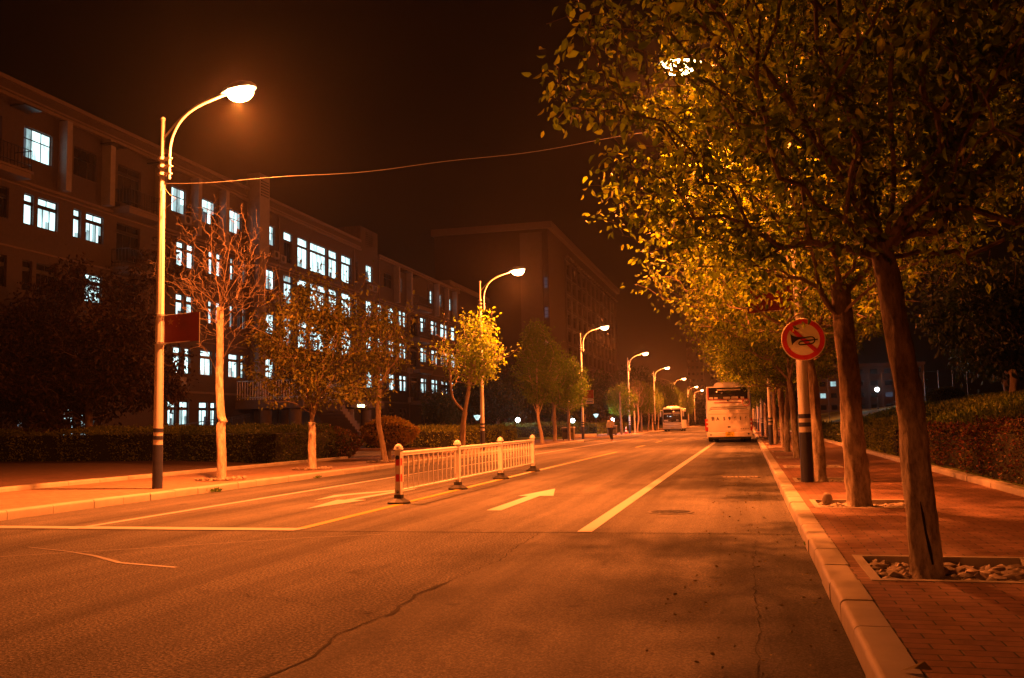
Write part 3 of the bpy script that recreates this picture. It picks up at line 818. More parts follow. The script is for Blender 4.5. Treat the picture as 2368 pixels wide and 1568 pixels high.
# ------------------------------------------------------------------ hedges
def hedge(name, poly2, z0, z1, leaf, dens, ls, label, cat='hedge', group=None, seed=1, lump=.085, top_extra=1.0):
    """clipped hedge: inner twig mass plus a shell of leaves over sides and top"""
    g = np.random.default_rng(seed)
    root = empty(name, (poly2[0][0], poly2[0][1], z0), 0, label, cat, group)
    ox, oy = poly2[0]
    n = len(poly2)
    cx = sum(p[0] for p in poly2) / n; cy = sum(p[1] for p in poly2) / n
    inn = []
    for (x, y) in poly2:
        d = Vector((x - cx, y - cy)); L = d.length; d *= max(0, (L - .14)) / L; inn.append((cx + d.x - ox, cy + d.y - oy))
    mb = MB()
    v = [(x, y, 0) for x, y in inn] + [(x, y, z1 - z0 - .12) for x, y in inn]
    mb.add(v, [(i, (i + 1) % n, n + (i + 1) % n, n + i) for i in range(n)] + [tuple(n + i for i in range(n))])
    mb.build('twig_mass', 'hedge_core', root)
    Ps, Ns = [], []
    for i in range(n):
        a = np.array(poly2[i], float); b = np.array(poly2[(i + 1) % n], float); L = np.linalg.norm(b - a); h = z1 - z0
        k = int(L * h * dens); u = g.random(k); z = g.random(k) * h
        nn = np.array([b[1] - a[1], a[0] - b[0]]); nn /= np.linalg.norm(nn)
        if nn @ (np.array([cx, cy]) - a) > 0: nn = -nn
        off = lump * (np.sin(u * L * 2.3 + i) + np.sin(u * L * 5.1 + z * 3) * .6) + g.normal(size=k) * .035 - .08 * (z / h > .9)
        xy = a + (b - a) * u[:, None] + nn * off[:, None]
        Ps.append(np.column_stack([xy, z])); Ns.append(np.tile([nn[0], nn[1], .25], (k, 1)))
    xs = [p[0] for p in poly2]; ys = [p[1] for p in poly2]
    k = int((max(xs) - min(xs)) * (max(ys) - min(ys)) * dens * top_extra)
    q = np.column_stack([g.uniform(min(xs), max(xs), k), g.uniform(min(ys), max(ys), k)])
    inside = np.zeros(k, bool)
    j = n - 1
    for i in range(n):
        xi, yi = poly2[i]; xj, yj = poly2[j]
        cnd = ((yi > q[:, 1]) != (yj > q[:, 1])) & (q[:, 0] < (xj - xi) * (q[:, 1] - yi) / (yj - yi + 1e-12) + xi)
        inside ^= cnd; j = i
    q = q[inside]; k = len(q)
    zt = (z1 - z0) + lump * .8 * (np.sin(q[:, 0] * 2.1) + np.sin(q[:, 1] * 1.7 + 1)) + np.abs(g.normal(size=k)) * .06
    Ps.append(np.column_stack([q, zt])); Ns.append(np.tile([0, 0, 1.], (k, 1)))
    P = np.concatenate(Ps); N = np.concatenate(Ns)
    P[:, 0] -= ox; P[:, 1] -= oy
    D = N * .6 + g.normal(size=P.shape) * .6
    L = ls * g.uniform(.6, 1.3, len(P))
    leaves_mesh('foliage', P, D, L, L * .6, leaf, root)
    return root
HG = 'clipped hedges on the left'
hedge('hedge', [(-20.9, 30.6), (-21.2, 33.6), (-36, 37.0), (-36, 32.2)], PZ, 1.28, 'leaf_hedge', 200, .085, 'clipped yellowish hedge at the left edge behind the bare soil bed', group=HG, seed=51)
hedge('hedge', [(-14.65, 26.9), (-14.5, 30.8), (-17.5, 33.5), (-22.0, 33.2), (-20.6, 30.4), (-17, 28.2)], PZ, 1.22, 'leaf_darkhedge', 210, .075, 'dark curved clipped hedge between the bare tree and the leafy tree', group=HG, seed=52)  # faces away from the lamps; that shade is put into the darker leaf colour
hedge('hedge', [(-14.9, 46.0), (-14.7, 59), (-17.5, 59.5), (-20.5, 50), (-20.0, 46.2), (-17, 45)], PZ, 1.05, 'leaf_hedge', 130, .11, 'green clipped hedge seen above the road fence, beyond the driveway', group=HG, seed=53)
hedge('hedge', [(-14.8, 75), (-14.8, 88), (-17.5, 88), (-22, 76)], PZ, 1.15, 'leaf_darkhedge', 70, .14, 'dark hedge behind the litter bin past the second driveway', group=HG, seed=54)
hedge('hedge', [(-14.8, 92), (-14.8, 130), (-17, 130), (-17, 92)], PZ, 1.0, 'leaf_darkhedge', 40, .18, 'long low hedge behind the farther left street lamps', group=HG, seed=55)
HR = 'hedges on the right bank'
hedge('hedge', [(4.05, 8.5), (4.05, 18.6), (5.3, 18.6), (5.3, 8.5)], .16, 1.05, 'leaf_redhedge', 420, .055, 'reddish brown hedge at the right edge behind the nearest tree', group=HR, seed=56, lump=.05)
hedge('hedge', [(4.1, 18.7), (4.1, 27.5), (5.2, 27.5), (5.2, 18.7)], .16, .92, 'leaf_redhedge', 300, .065, 'reddish hedge visible between the two big right trunks', group=HR, seed=57, lump=.05)
hedge('hedge', [(4.0, 27.8), (4.0, 34), (5.4, 34), (5.4, 27.8)], .16, 1.0, 'leaf_hedge', 260, .075, 'yellow green hedge just right of the horn sign pole', group=HR, seed=58)
hedge('hedge', [(4.0, 34.5), (4.0, 75), (5.0, 75), (5.0, 34.5)], .16, .8, 'leaf_darkhedge', 60, .12, 'long low dark hedge far along the right pavement', group=HR, seed=59)
# round clipped bushes
def ball_bush(name, x, y, z, r, h, leaf, n, ls, label, cat='bush', group=None, seed=1, stem=0):
    g = np.random.default_rng(seed)
    root = empty(name, (x, y, z), 0, label, cat, group)
    mb = MB(); mb.lathe([(r * .1, 0), (r * .1, stem + .05)] if stem else [(r * .3, 0), (r * .3, .1)], n=8); mb.build('stem', 'bark_twig', root)
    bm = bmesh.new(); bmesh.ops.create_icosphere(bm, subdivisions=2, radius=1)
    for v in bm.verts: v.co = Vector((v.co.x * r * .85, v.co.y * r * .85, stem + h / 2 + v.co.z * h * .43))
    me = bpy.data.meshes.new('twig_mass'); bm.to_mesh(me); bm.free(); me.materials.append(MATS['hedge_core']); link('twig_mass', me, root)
    d = g.normal(size=(n, 3)); d /= np.linalg.norm(d, axis=1, keepdims=True)
    k = 1 + .07 * np.sin(d[:, 0] * 5 + seed) + .06 * np.sin(d[:, 2] * 7 + d[:, 1] * 4) + g.normal(size=n) * .04
    P = np.column_stack([d[:, 0] * r * k, d[:, 1] * r * k, stem + h / 2 + d[:, 2] * h / 2 * k])
    L = ls * g.uniform(.6, 1.3, n)
    leaves_mesh('foliage', P, d * .6 + g.normal(size=(n, 3)) * .6, L, L * .6, leaf, root)
    return root
BG = 'round clipped bushes on the bank'
for i, (x, y, r, h, lb) in enumerate([(7.6, 15.6, 1.0, 1.7, 'large round bush on the bank at the right edge'), (8.4, 19.2, .95, 1.3, 'round bush on the bank left of the large one'), (9.6, 24.5, .9, 1.1, 'small round bush on the bank under the dark trees'), (12.0, 62, 1.0, 1.0, 'small dark bush near the white park lamp')]):
    ball_bush('round_bush', x, y, slope_z(x) - .05, r, h, 'leaf_darkhedge', 3500, .09, lb, group=BG, seed=60 + i)
ball_bush('orange_shrub', -12.45, 31.0, PZ, .95, .95, 'leaf_orange', 5000, .10, 'rounded orange leaved shrub on a short stem behind the leaning tree', 'shrub', seed=71, stem=.45)
ball_bush('flowering_shrub', -14.9, 31.6, PZ, .9, 1.1, 'leaf_redhedge', 2600, .10, 'loose reddish shrub at the end of the dark curved hedge', 'shrub', seed=72)
ball_bush('garden_bush', -19.0, 76.5, PZ, 1.0, 1.0, 'leaf_green', 1500, .14, 'bright green bush lit by the white garden lamp', 'bush', seed=73)
# ground cover on the bank
n = 26000
gx = rng.uniform(5.2, 15, n) ** 1.0; gy = 9 + rng.random(n) ** 1.3 * 60
gz = np.array([slope_z(v) for v in gx])
o = leaves_mesh('ground_cover', np.column_stack([gx, gy, gz]), rng.normal(size=(n, 3)) * .5 + np.array([0, 0, .8]), rng.uniform(.07, .17, n) * (1 + gy / 50), rng.uniform(.03, .06, n) * (1 + gy / 50), 'leaf_bank')
tag(o, 'low leafy ground cover over the sloping bank', 'ground cover', kind='stuff')
n = 900
o = leaves_mesh('fallen_leaves', np.column_stack([rng.uniform(-.6, .45, n) , rng.uniform(2, 50, n), np.full(n, .02)]), np.column_stack([rng.normal(size=n), rng.normal(size=n), rng.normal(size=n) * .1]), rng.uniform(.012, .04, n), rng.uniform(.01, .02, n), 'leaf_dry')
tag(o, 'bits of dry leaf and litter gathered in the gutter', 'litter', kind='stuff')

# ------------------------------------------------------------------ tree pits
def pebbles(n, seed, hx=.62, hy=.58):
    g = random.Random(seed); bm = MB()
    for _ in range(n):
        x = g.uniform(-hx + .04, hx - .04); y = g.uniform(-hy + .04, hy - .04)
        if math.hypot(x, y) < .17: continue
        b = bmesh.new(); bmesh.ops.create_icosphere(b, subdivisions=1, radius=1)
        sx, sy, sz = g.uniform(.035, .085), g.uniform(.03, .06), g.uniform(.025, .045)
        a = g.uniform(0, 3.14); zc = g.uniform(.02, .075)
        vs = []
        for v in b.verts:
            k = 1 + g.uniform(-.12, .12)
            px, py, pz = v.co.x * sx * k, v.co.y * sy * k, v.co.z * sz * k
            vs.append((x + px * math.cos(a) - py * math.sin(a), y + px * math.sin(a) + py * math.cos(a), zc + pz))
        bm.add(vs, [tuple(v.index for v in f.verts) for f in b.faces]); b.free()
    return bm
pit_src = empty('tree_pit', (0, 0, 0), 0, 'x', 'tree pit', 'stone filled tree pits')
mb = MB(); w_ = .07
mb.box(PX0 - 1.43, PX1 - 1.43, -PH, -PH + w_, -.1, PZ - .02 + .006)
mb.box(PX0 - 1.43, PX1 - 1.43, PH - w_, PH, -.1, PZ - .02 + .006)
mb.box(PX0 - 1.43, PX0 - 1.43 + w_, -PH + w_, PH - w_, -.1, PZ - .02 + .006)
mb.box(PX1 - 1.43 - w_, PX1 - 1.43, -PH + w_, PH - w_, -.1, PZ - .02 + .006)
mb.build('kerb_frame', 'kerb_stone', pit_src)
MB().box(-.58, .58, -.55, .55, -.1, .03).build('soil_fill', 'soil', pit_src)
o = pebbles(210, 5, .58, .55).build('pebbles', 'pebble', pit_src, smooth=True); o['kind'] = 'stuff'
for i, yv in enumerate(pits):
    c = pit_src if i == 0 else copy_tree(pit_src)
    c.location = (1.43, yv, .02)
    c['label'] = ['pebble filled tree pit beside the camera', 'large pebble filled tree pit round the nearest right tree', 'pebble filled tree pit round the second right tree', 'pebble filled tree pit round the third right tree'][i] if i < 4 else 'pebble filled tree pit round the %s right tree' % ordn[i - 4]
b = bmesh.new(); bmesh.ops.create_icosphere(b, subdivisions=3, radius=1)
for v in b.verts: v.co = Vector((v.co.x * .07 * (1 - .18 * v.co.z), v.co.y * .06, v.co.z * .085)) * (1 + .07 * math.sin(v.co.x * 4 + 1) * math.cos(v.co.z * 3))
me = bpy.data.meshes.new('boulder'); b.to_mesh(me); b.free(); me.materials.append(MATS['pebble']); me.polygons.foreach_set('use_smooth', [True] * len(me.polygons))
o = link('boulder', me, None, (.98, 12.98, PZ + .06)); tag(o, 'upright rounded stone standing in the pit left of the second right trunk', 'stone')
lp = empty('tree_pit', (-11.62, 18.8, PZ + .002), 0, 'shallow pebbled tree pit round the bare left tree', 'tree pit', 'tree pits on the left')
MB().lathe([(.55, 0), (.52, .012), (0, .012)], n=20).build('soil_fill', 'soil', lp)
o = pebbles(50, 8, .5, .5).build('pebbles', 'pebble', lp); o['kind'] = 'stuff'; o.location.z = -.03
for x, y, lb in ((-11.7, 23.5, 'shallow pebbled tree pit round the twin trunk left tree'), (-11.38, 27.9, 'shallow pebbled tree pit round the leaning left tree')):
    c = copy_tree(lp); c.location = (x, y, PZ + .002); c['label'] = lb
# weeds growing from the left kerb foot
for x, y, s, lb in ((-10.56, 16.9, 1.0, 'small green weed growing at the foot of the left kerb beyond the lamp'), (-10.55, 21.5, .7, 'tiny weed at the foot of the left kerb beside the bare tree'), (.52, 9.6, .5, 'small weed tuft in the gutter at the foot of the right kerb')):
    P = rng.normal(size=(60, 3)) * np.array([.035, .09, .01]) * s + np.array([0, 0, .02])
    o = leaves_mesh('weed', P, rng.normal(size=(60, 3)) * .6 + np.array([0, 0, .9]), rng.uniform(.04, .10, 60) * s, rng.uniform(.02, .035, 60) * s, 'leaf_green', None, loc=(x, y, 0))
    tag(o, lb, 'weed')
# fallen leaf on the kerb
mb = MB(); mb.add([(0, 0, 0), (.05, .03, .015), (.10, .0, .045), (.13, -.01, .01), (.05, -.035, .02)], [(0, 1, 2), (0, 2, 4), (2, 1, 3), (2, 3, 4)])
o = mb.build('fallen_leaf', 'leaf_dry', None, loc=(.60, 4.42, PZ + .018)); tag(o, 'single curled leaf lying on the right kerb stone', 'leaf')

# ------------------------------------------------------------------ street lamps
def lamp_light(root, loc, watts, colr, rad=.14):
    ld = bpy.data.lights.new('lamp_light', 'POINT'); ld.energy = watts; ld.color = colr; ld.shadow_soft_size = rad
    lo = bpy.data.objects.new('lamp_light', ld); col.objects.link(lo); lo.parent = root; lo.location = loc
    return lo
def make_lamp():
    t = empty('street_lamp', (0, 0, 0), 0, 'x', 'street lamp', 'sodium street lamps')
    mb = MB(); mb.lathe([(.10, 0), (.10, .02), (.098, .88)], n=24); mb.build('base_sleeve', 'pole_blue', t, True)
    mb = MB(); mb.lathe([(.093, .86), (.086, 2.5), (.072, 4.6), (.062, 6.2)], n=24); mb.lathe([(.048, 6.15), (.042, 7.5)], n=18)
    mb.lathe([(.055, 7.5), (.055, 7.53), (.03, 7.56)], n=18); mb.build('pole', 'pole_white', t, True)
    for z in (.98, 1.13):
        mb = MB(); mb.lathe([(.0975, z), (.0965, z + .075)], n=24); mb.build('band', 'pole_blue', t, True)
    mb = MB()
    for z in (6.36, 6.52, 6.68):
        mb.box(-.085, .21, -.05, .05, z, z + .022); mb.lathe([(.085, z - .02), (.085, z + .03)], n=18)
    mb.build('bracket', 'pole_white', t, True)
    mb = MB(); mb.tube(spline([(.17, 0, 6.25), (.17, 0, 6.8), (.24, 0, 7.15), (.45, 0, 7.48), (.8, 0, 7.70), (1.25, 0, 7.84), (1.5, 0, 7.9)], 4), .028, 10)
    mb.tube(spline([(.03, 0, 7.12), (.4, 0, 7.48), (.8, 0, 7.73), (1.2, 0, 7.84)], 4), .022, 10); mb.build('arm', 'pole_white', t, True)
    # lamp head: cobra shell, open below
    hd = MB(); v = []; f = []
    secs = [(1.36, .05, .05), (1.45, .12, .11), (1.6, .18, .17), (1.85, .19, .17), (2.02, .14, .12), (2.10, .05, .05)]
    m = 9
    for (x, wy, hz) in secs:
        for k in range(m):
            a = PI * k / (m - 1); v.append((x, wy * math.cos(a), 7.90 + hz * math.sin(a) + (x - 1.4) * .10))
    for i in range(len(secs) - 1):
        for k in range(m - 1): f.append((i * m + k, (i + 1) * m + k, (i + 1) * m + k + 1, i * m + k + 1))
    f.append(tuple(range(m))); f.append(tuple(range((len(secs) - 1) * m, len(secs) * m)))
    hd.add(v, f); h = hd.build('lamp_head', 'lamp_shell', t, True)
    b = bmesh.new(); bmesh.ops.create_uvsphere(b, u_segments=16, v_segments=10, radius=1)
    for vv in b.verts: vv.co = Vector((1.76 + vv.co.x * .29, vv.co.y * .19, 7.89 + vv.co.z * .19))
    me = bpy.data.meshes.new('bulb'); b.to_mesh(me); b.free(); me.materials.append(MATS['lamp_bulb']); link('bulb', me, h)
    lamp_light(t, (1.76, 0, 7.66), LAMP_W * .30, SODIUM)
    ld = bpy.data.lights.new('lamp_beam', 'SPOT'); ld.energy = LAMP_W * .70; ld.color = SODIUM; ld.shadow_soft_size = .14
    ld.spot_size = R(158); ld.spot_blend = .55
    lo = bpy.data.objects.new('lamp_beam', ld); col.objects.link(lo); lo.parent = t; lo.location = (1.76, 0, 7.66)
    return t
lamp0 = make_lamp()
LX = -11.36
left_y = [16.1, 39.3, 65.0, 92.0, 118, 150, 187, 210]
ln = ['nearest', 'second', 'third', 'fourth', 'fifth', 'sixth', 'seventh', 'eighth']
for i, yv in enumerate(left_y):
    c = lamp0 if i == 0 else copy_tree(lamp0)
    c.location = (LX, yv, PZ - .02 if i == 0 else PZ)
    c['label'] = '%s lit street lamp from the camera on the left kerb, white pole' % ln[i]
right_y = [17.35, 43.1, 67.8, 92, 119, 150, 185]
for i, yv in enumerate(right_y):
    c = copy_tree(lamp0); c.location = (.99, yv, PZ); c.rotation_euler.z = PI; c.scale = (1.12, 1.12, 1.0) if i == 0 else (1, 1, 1)
    c['label'] = ['street lamp on the right pavement that carries the horn sign, its head among the leaves'][0] if i == 0 else '%s street lamp from the camera on the right pavement, blue foot among the tree trunks' % ln[i]
for x, yv, rz, lb in ((LX, -21.0, 0, 'lamp on the left kerb behind the camera'),):
    c = copy_tree(lamp0); c.location = (x, yv, PZ); c.rotation_euler.z = rz; c['label'] = lb
# extra bare arm on the sixth left lamp
l6 = [o for o in col.objects if o.get('label', '').startswith('sixth lit')][0]
mb = MB(); mb.tube(spline([(-.05, 0, 7.0), (-.4, 0, 7.45), (-1.2, 0, 7.85), (-2.0, 0, 8.0)], 4), .03, 8); mb.build('second_arm', 'pole_white', l6, True)

# garden lamps
def garden_lamp(x, y, h, label, on=1, fan=False, z0=.12, watts=60):
    t = empty('garden_lamp', (x, y, z0), 0, label, 'garden lamp', 'white garden lamps')
    mb = MB(); mb.lathe([(.08, 0), (.08, .1), (.035, .14), (.03, h - .12)], n=12); mb.build('post', 'dark_metal', t, True)
    if fan:
        mb = MB(); mb.lathe([(.08, h - .12), (.24, h + .16), (.22, h + .2), (.05, h + .22)], n=14); mb.build('bulb', 'window_lit', t, True)
        watts *= .3
    else:
        mb = MB(); mb.lathe([(.06, h - .16), (.16, h - .08), (.20, h + .04), (.14, h + .16), (.03, h + .21)], n=16); mb.build('bulb', 'park_bulb', t, True)
    lamp_light(t, (0, -.1, h + .34), watts, (.75, .92, 1.0), .1)
garden_lamp(-18.6, 75, 1.6 - .12, 'brightest white garden lamp left of the pointed green tree', watts=160)
garden_lamp(-11.9 - .9, 90, 1.45 - .1, 'bright white garden lamp beside the fourth left lamp post', watts=160)
garden_lamp(-17.7, 60.0, 1.7 - .1, 'small fan shaped garden lamp beside the second street lamp', fan=True)
garden_lamp(-13.98 - .9, 80, 1.45 - .1, 'small garden lamp partly hidden by the third street lamp post', watts=30)
garden_lamp(-13.6, 85, 1.85 - .1, 'small fan shaped garden lamp above the walking person', fan=True)
garden_lamp(11.6, 90, 1.75, 'bright white lamp on the grass bank between the two big right trunks', z0=2.0, watts=420)

# ------------------------------------------------------------------ flags and plates on the poles
def flag(px, py, side, z0, z1, label, ln_=.80):
    t = empty('flag', (px, py, 0), 0, label, 'flag', 'red flags on the lamp poles')
    x0 = side * .10; x1 = side * (.10 + ln_)
    mb = MB(); nx = 12; v = []; f = []
    for i in range(nx + 1):
        u = i / nx; x = x0 + (x1 - x0) * u
        for z in (z0, z1): v.append((x, .012 * math.sin(u * 5), z - .03 * u * (1 if side < 0 else -1)))
    n0 = len(v)
    for (a, b_, c_) in list(v): v.append((a, b_ + .006, c_))
    for i in range(nx):
        q = (2 * i, 2 * i + 2, 2 * i + 3, 2 * i + 1); f.append(q); f.append(tuple(n0 + k for k in reversed(q)))
    mb.add(v, f); mb.build('cloth', 'red_cloth', t, True)
    mb = MB()
    def star(cx, cz, r, a0):
        pts = []
        for k in range(10):
            rr = r if k % 2 == 0 else r * .4; a = a0 + PI / 5 * k + PI / 2
            pts.append((cx + rr * math.cos(a), -.012, cz + rr * math.sin(a)))
        mb.add(pts + [(cx, -.012, cz)], [(10, k, (k + 1) % 10) for k in range(10)])
    h = z1 - z0; sx = x0 if side > 0 else x1; zt = z1 + (0 if side > 0 else -.02)
    star(sx + .16 * h / .6, zt - .15 * h / .6, .085, 0)
    for dx, dz in ((.30, .05), (.36, .11), (.36, .19), (.30, .25)): star(sx + dx * h / .6, zt - dz * h / .6, .022, .4)
    mb.build('stars', 'star_yellow', t)
    mb = MB()
    for z in (z0 + .01, z1 - .01):
        mb.box(-.16, .16 if side > 0 else .14, -.018, .018, z - .012, z + .012); mb.lathe([(.115, z - .02), (.115, z + .02)], n=18)
        mb.tube([(x0, 0, z), (x1, 0, z + (.03 if side > 0 else -.03))], .008, 6)
    mb.tube([(x1, .0, z0), (x1, .0, z1 + .02)], .010, 6)
    mb.build('bracket', 'steel', t)
    return t
flag(LX, 16.1, 1, 3.0, 3.58, 'dark red flag on the nearest left lamp pole')
flag(LX, 65.0, 1, 2.98, 3.58, 'small red flag on the third left lamp pole above the blue plate', .72)
flag(.99, 17.35, -1, 3.22, 3.80, 'dark red flag half hidden by leaves above the horn sign')
flag(.99, 43.1, -1, 3.35, 3.95, 'red flag on the second right lamp pole above the bus roof', .82)
t = empty('name_plate', (LX, 65.0, 0), 0, 'blue street plate with white border under the flag on the third left lamp', 'plate')
mb = MB(); mb.box(.28, .80, -.01, .01, 2.62, 2.96); mb.build('panel', 'sign_white', t)
mb = MB(); mb.box(.31, .77, -.016, -.012, 2.65, 2.93); mb.build('face', 'sign_blue', t)
mb = MB()
for zz in (2.85, 2.72):
    for k in range(6): mb.box(.35 + k * .065, .39 + k * .065, -.021, -.018, zz - .025, zz + .025)
mb.build('lettering', 'sign_white', t)
mb = MB(); mb.box(.05, .30, -.01, .01, 2.92, 2.94); mb.box(.05, .30, -.01, .01, 2.64, 2.66); mb.build('bracket', 'steel', t)

# ------------------------------------------------------------------ no-horn sign
t = empty('no_horn_sign', (1.025, 17.18, 2.66), 0, 'round no horn sign with red ring and black horn on the right lamp pole', 'road sign')
r = .375
mb = MB(); mb.lathe([(r, 0), (r + .006, -.01), (r, -.02)], n=56, axis='y'); mb.build('plate', 'sign_white', t, True)
mb = MB(); n = 64
v = []; f = []
for k in range(n):
    a = 2 * PI * k / n
    v += [((r - .012) * math.cos(a), -.024, (r - .012) * math.sin(a)), (r * .755 * math.cos(a), -.024, r * .755 * math.sin(a))]
for k in range(n): f.append((2 * k, 2 * k + 1, (2 * k + 3) % (2 * n), (2 * k + 2) % (2 * n)))
mb.add(v, f); mb.build('red_ring', 'sign_red', t)
mb = MB(); a = R(-45); hw = .036; L = r * .775
c_, s_ = math.cos(a), math.sin(a)
mb.add([(-L * c_ - hw * s_ * -1 * -1, -.0245, -L * s_ - hw * c_), (L * c_ - hw * s_ * -1 * -1, -.0245, L * s_ - hw * c_), (L * c_ + hw * s_, -.0245, L * s_ + hw * c_), (-L * c_ + hw * s_, -.0245, -L * s_ + hw * c_)], [(0, 1, 2, 3)])
mb.v = [(-L * c_ + hw * s_, -.0245, -L * s_ - hw * c_), (L * c_ + hw * s_, -.0245, L * s_ - hw * c_), (L * c_ - hw * s_, -.0245, L * s_ + hw * c_), (-L * c_ - hw * s_, -.0245, -L * s_ + hw * c_)]
mb.build('slash', 'sign_red', t)
# horn: bell on the left, folded tube on the right (units of the sign radius)
def S(px, py): return ((px - 790) / 520 * r, (770 - py) / 520 * r)   # measured on the sign face
mb = MB()
bell_t = [(487, 625), (530, 660), (580, 685), (640, 702), (700, 712), (800, 712)]
bell_b = [(515, 912), (550, 860), (600, 810), (660, 775), (720, 757), (800, 748)]
for i in range(5):
    q = [bell_t[i], bell_t[i + 1], bell_b[i + 1], bell_b[i]]
    mb.add([(S(*p_)[0], -.028, S(*p_)[1]) for p_ in q], [(0, 3, 2, 1)])
def ribbon(pts, wd, closed=False):
    pp = [Vector(S(*p_)) for p_ in pts]; n = len(pp)
    W = wd / 520 * r / 2; v = []
    for i in range(n):
        if closed: a_, b_ = pp[(i - 1) % n], pp[(i + 1) % n]
        else: a_, b_ = pp[max(i - 1, 0)], pp[min(i + 1, n - 1)]
        tt = (b_ - a_).normalized(); nn = Vector((-tt.y, tt.x))
        v += [(pp[i].x + nn.x * W, -.0285, pp[i].y + nn.y * W), (pp[i].x - nn.x * W, -.0285, pp[i].y - nn.y * W)]
    m = n if closed else n - 1
    mb.add(v, [(2 * i, 2 * i + 1, (2 * i + 3) % (2 * n), (2 * i + 2) % (2 * n)) for i in range(m)])
ribbon([(790, 730), (970, 712), (1010, 718), (1045, 745), (1060, 790), (1045, 840), (1010, 872), (960, 885), (720, 902), (690, 890), (678, 862), (690, 835), (720, 818), (1055, 788)], 30)
ribbon([(1050, 788), (1125, 784)], 30)
ribbon([(1118, 765), (1122, 803)], 14)
mb.build('horn_symbol', 'sign_black', t)
mb = MB()
for zz in (-.15, .15): mb.lathe([(.105, zz - .015), (.105, zz + .015)], c=(-.035, .17, 0), n=18); mb.box(-.06, -.01, 0, .08, zz - .012, zz + .012)
mb.build('clamp', 'steel', t)

# wire across the road
mb = MB(); A = Vector((-11.30, 16.1, 6.28)); B = Vector((.9, 17.3, 7.0)); pts = []
for i in range(41):
    u = i / 40; p_ = A.lerp(B, u); p_.z -= .55 * 4 * u * (1 - u) * .5 + .02 * math.sin(u * 23); pts.append(p_)
mb.tube(pts, .0055, 6); mb.tube([A, A + Vector((.03, -.05, -.1)), A + Vector((.15, -.05, -.25)), A + Vector((.3, -.03, -.35)), A + Vector((.02, -.09, -.6)), A + Vector((.03, -.1, -2.2)), A + Vector((.02, -.1, -3.4))], .006, 5)
o = mb.build('overhead_wire', 'steel', smooth=True); tag(o, 'thin sagging wire from the nearest left lamp pole across the road', 'wire')

# ------------------------------------------------------------------ road fence
t = empty('road_fence', (-5.57, 14.29, 0), R(.1), 'white metal lane fence of three panels standing on the yellow line', 'fence')
PS = [0, 3.19, 6.48, 9.82]
for i, y in enumerate(PS):
    m = MB()
    if i in (0,) or True:
        m.box(-.045, .045, y - .045, y + .045, .10, .87)
    po = m.build('post', 'fence_white', t)
    m = MB(); m.lathe([(.075, .872), (.08, .885), (.07, .905), (.068, .92), (.045, .955), (.015, .972), (0.001, .974)], c=(0, y, 0), n=20)
    m.build('cap', 'fence_white', po, True)
    m = MB()
    bz = [(.20, 0), (.20, .035), (.10, .09), (.085, .09), (.085, .15), (.05, .15)]
    m.lathe(bz, c=(0, y, 0), n=8); m.build('foot', 'rubber', t)
    m = MB(); m.box(-.05, .05, y - .05 if i == 0 else y - .06, y + .06, .795, .85); m.box(-.05, .05, y - .055, y + .055, .19, .24); m.build('bracket', 'fence_white', po)
for a_, b_ in zip(PS, PS[1:]):
    y0, y1 = a_ + .045, b_ - .045
    m = MB(); m.tube([(0, y0, .82), (0, y1, .82)], .027, 10); m.tube([(0, y0, .215), (0, y1, .215)], .018, 10)
    m.box(-.02, .02, y0, y1, .775, .80)
    m2 = MB(); K = 12
    for k in range(K):
        y = y0 + (y1 - y0) * (k + .5) / K; e = (k + .5) / K * 2 - 1; hz = .56 - .26 * e * e
        m.box(-.011, .011, y - .017, y + .017, hz, .775)
        m.box(-.007, .007, y - .017, y + .004, .22, hz)
        m2.box(-.013, .008, y + .004, y + .016, .225, hz)
    p_ = m.build('panel', 'fence_white', t, True)
    m2.build('picket_inlay', 'fence_blue', p_)
m = MB()
for z in (.36, .62):
    m.box(-.032, .032, -.0475, -.0455, z, z + .12); m.box(.0455, .0475, -.03, .03, z, z + .12)
m.build('reflector', 'sign_red', t)
m = MB(); m.lathe([(.035, -.055), (.035, -.045)], c=(0, 0, .75), n=14, axis='y'); m.lathe([(.025, -.055), (.025, -.045)], c=(0, 0, .2), n=14, axis='y'); m.build('bolt', 'dark_metal', t)

# ================================================================== BUILDINGS
def facade_wall(mb, X, y0, y1, z0, z1, holes, depth=.18, mi=0):
    """vertical wall in the plane x=X facing +x with real openings and reveals"""
    ys = sorted({y0, y1, *[h[0] for h in holes], *[h[1] for h in holes]}); zs = sorted({z0, z1, *[h[2] for h in holes], *[h[3] for h in holes]})
    ys = [y for y in ys if y0 <= y <= y1]; zs = [z for z in zs if z0 <= z <= z1]
    for ya, yb in zip(ys, ys[1:]):
        for za, zb in zip(zs, zs[1:]):
            cy, cz = (ya + yb) / 2, (za + zb) / 2
            if any(h[0] < cy < h[1] and h[2] < cz < h[3] for h in holes): continue
            mb.quad((X, ya, za), (X, yb, za), (X, yb, zb), (X, ya, zb), mi)
    for a, b, c, d in holes:
        mb.quad((X, a, c), (X - depth, a, c), (X - depth, b, c), (X, b, c), mi); mb.quad((X, a, d), (X, b, d), (X - depth, b, d), (X - depth, a, d), mi)
        mb.quad((X, a, c), (X, a, d), (X - depth, a, d), (X - depth, a, c), mi); mb.quad((X, b, c), (X - depth, b, c), (X - depth, b, d), (X, b, d), mi)
WM = ['window_lit', 'window_mid', 'window_dim', 'glass_dark']
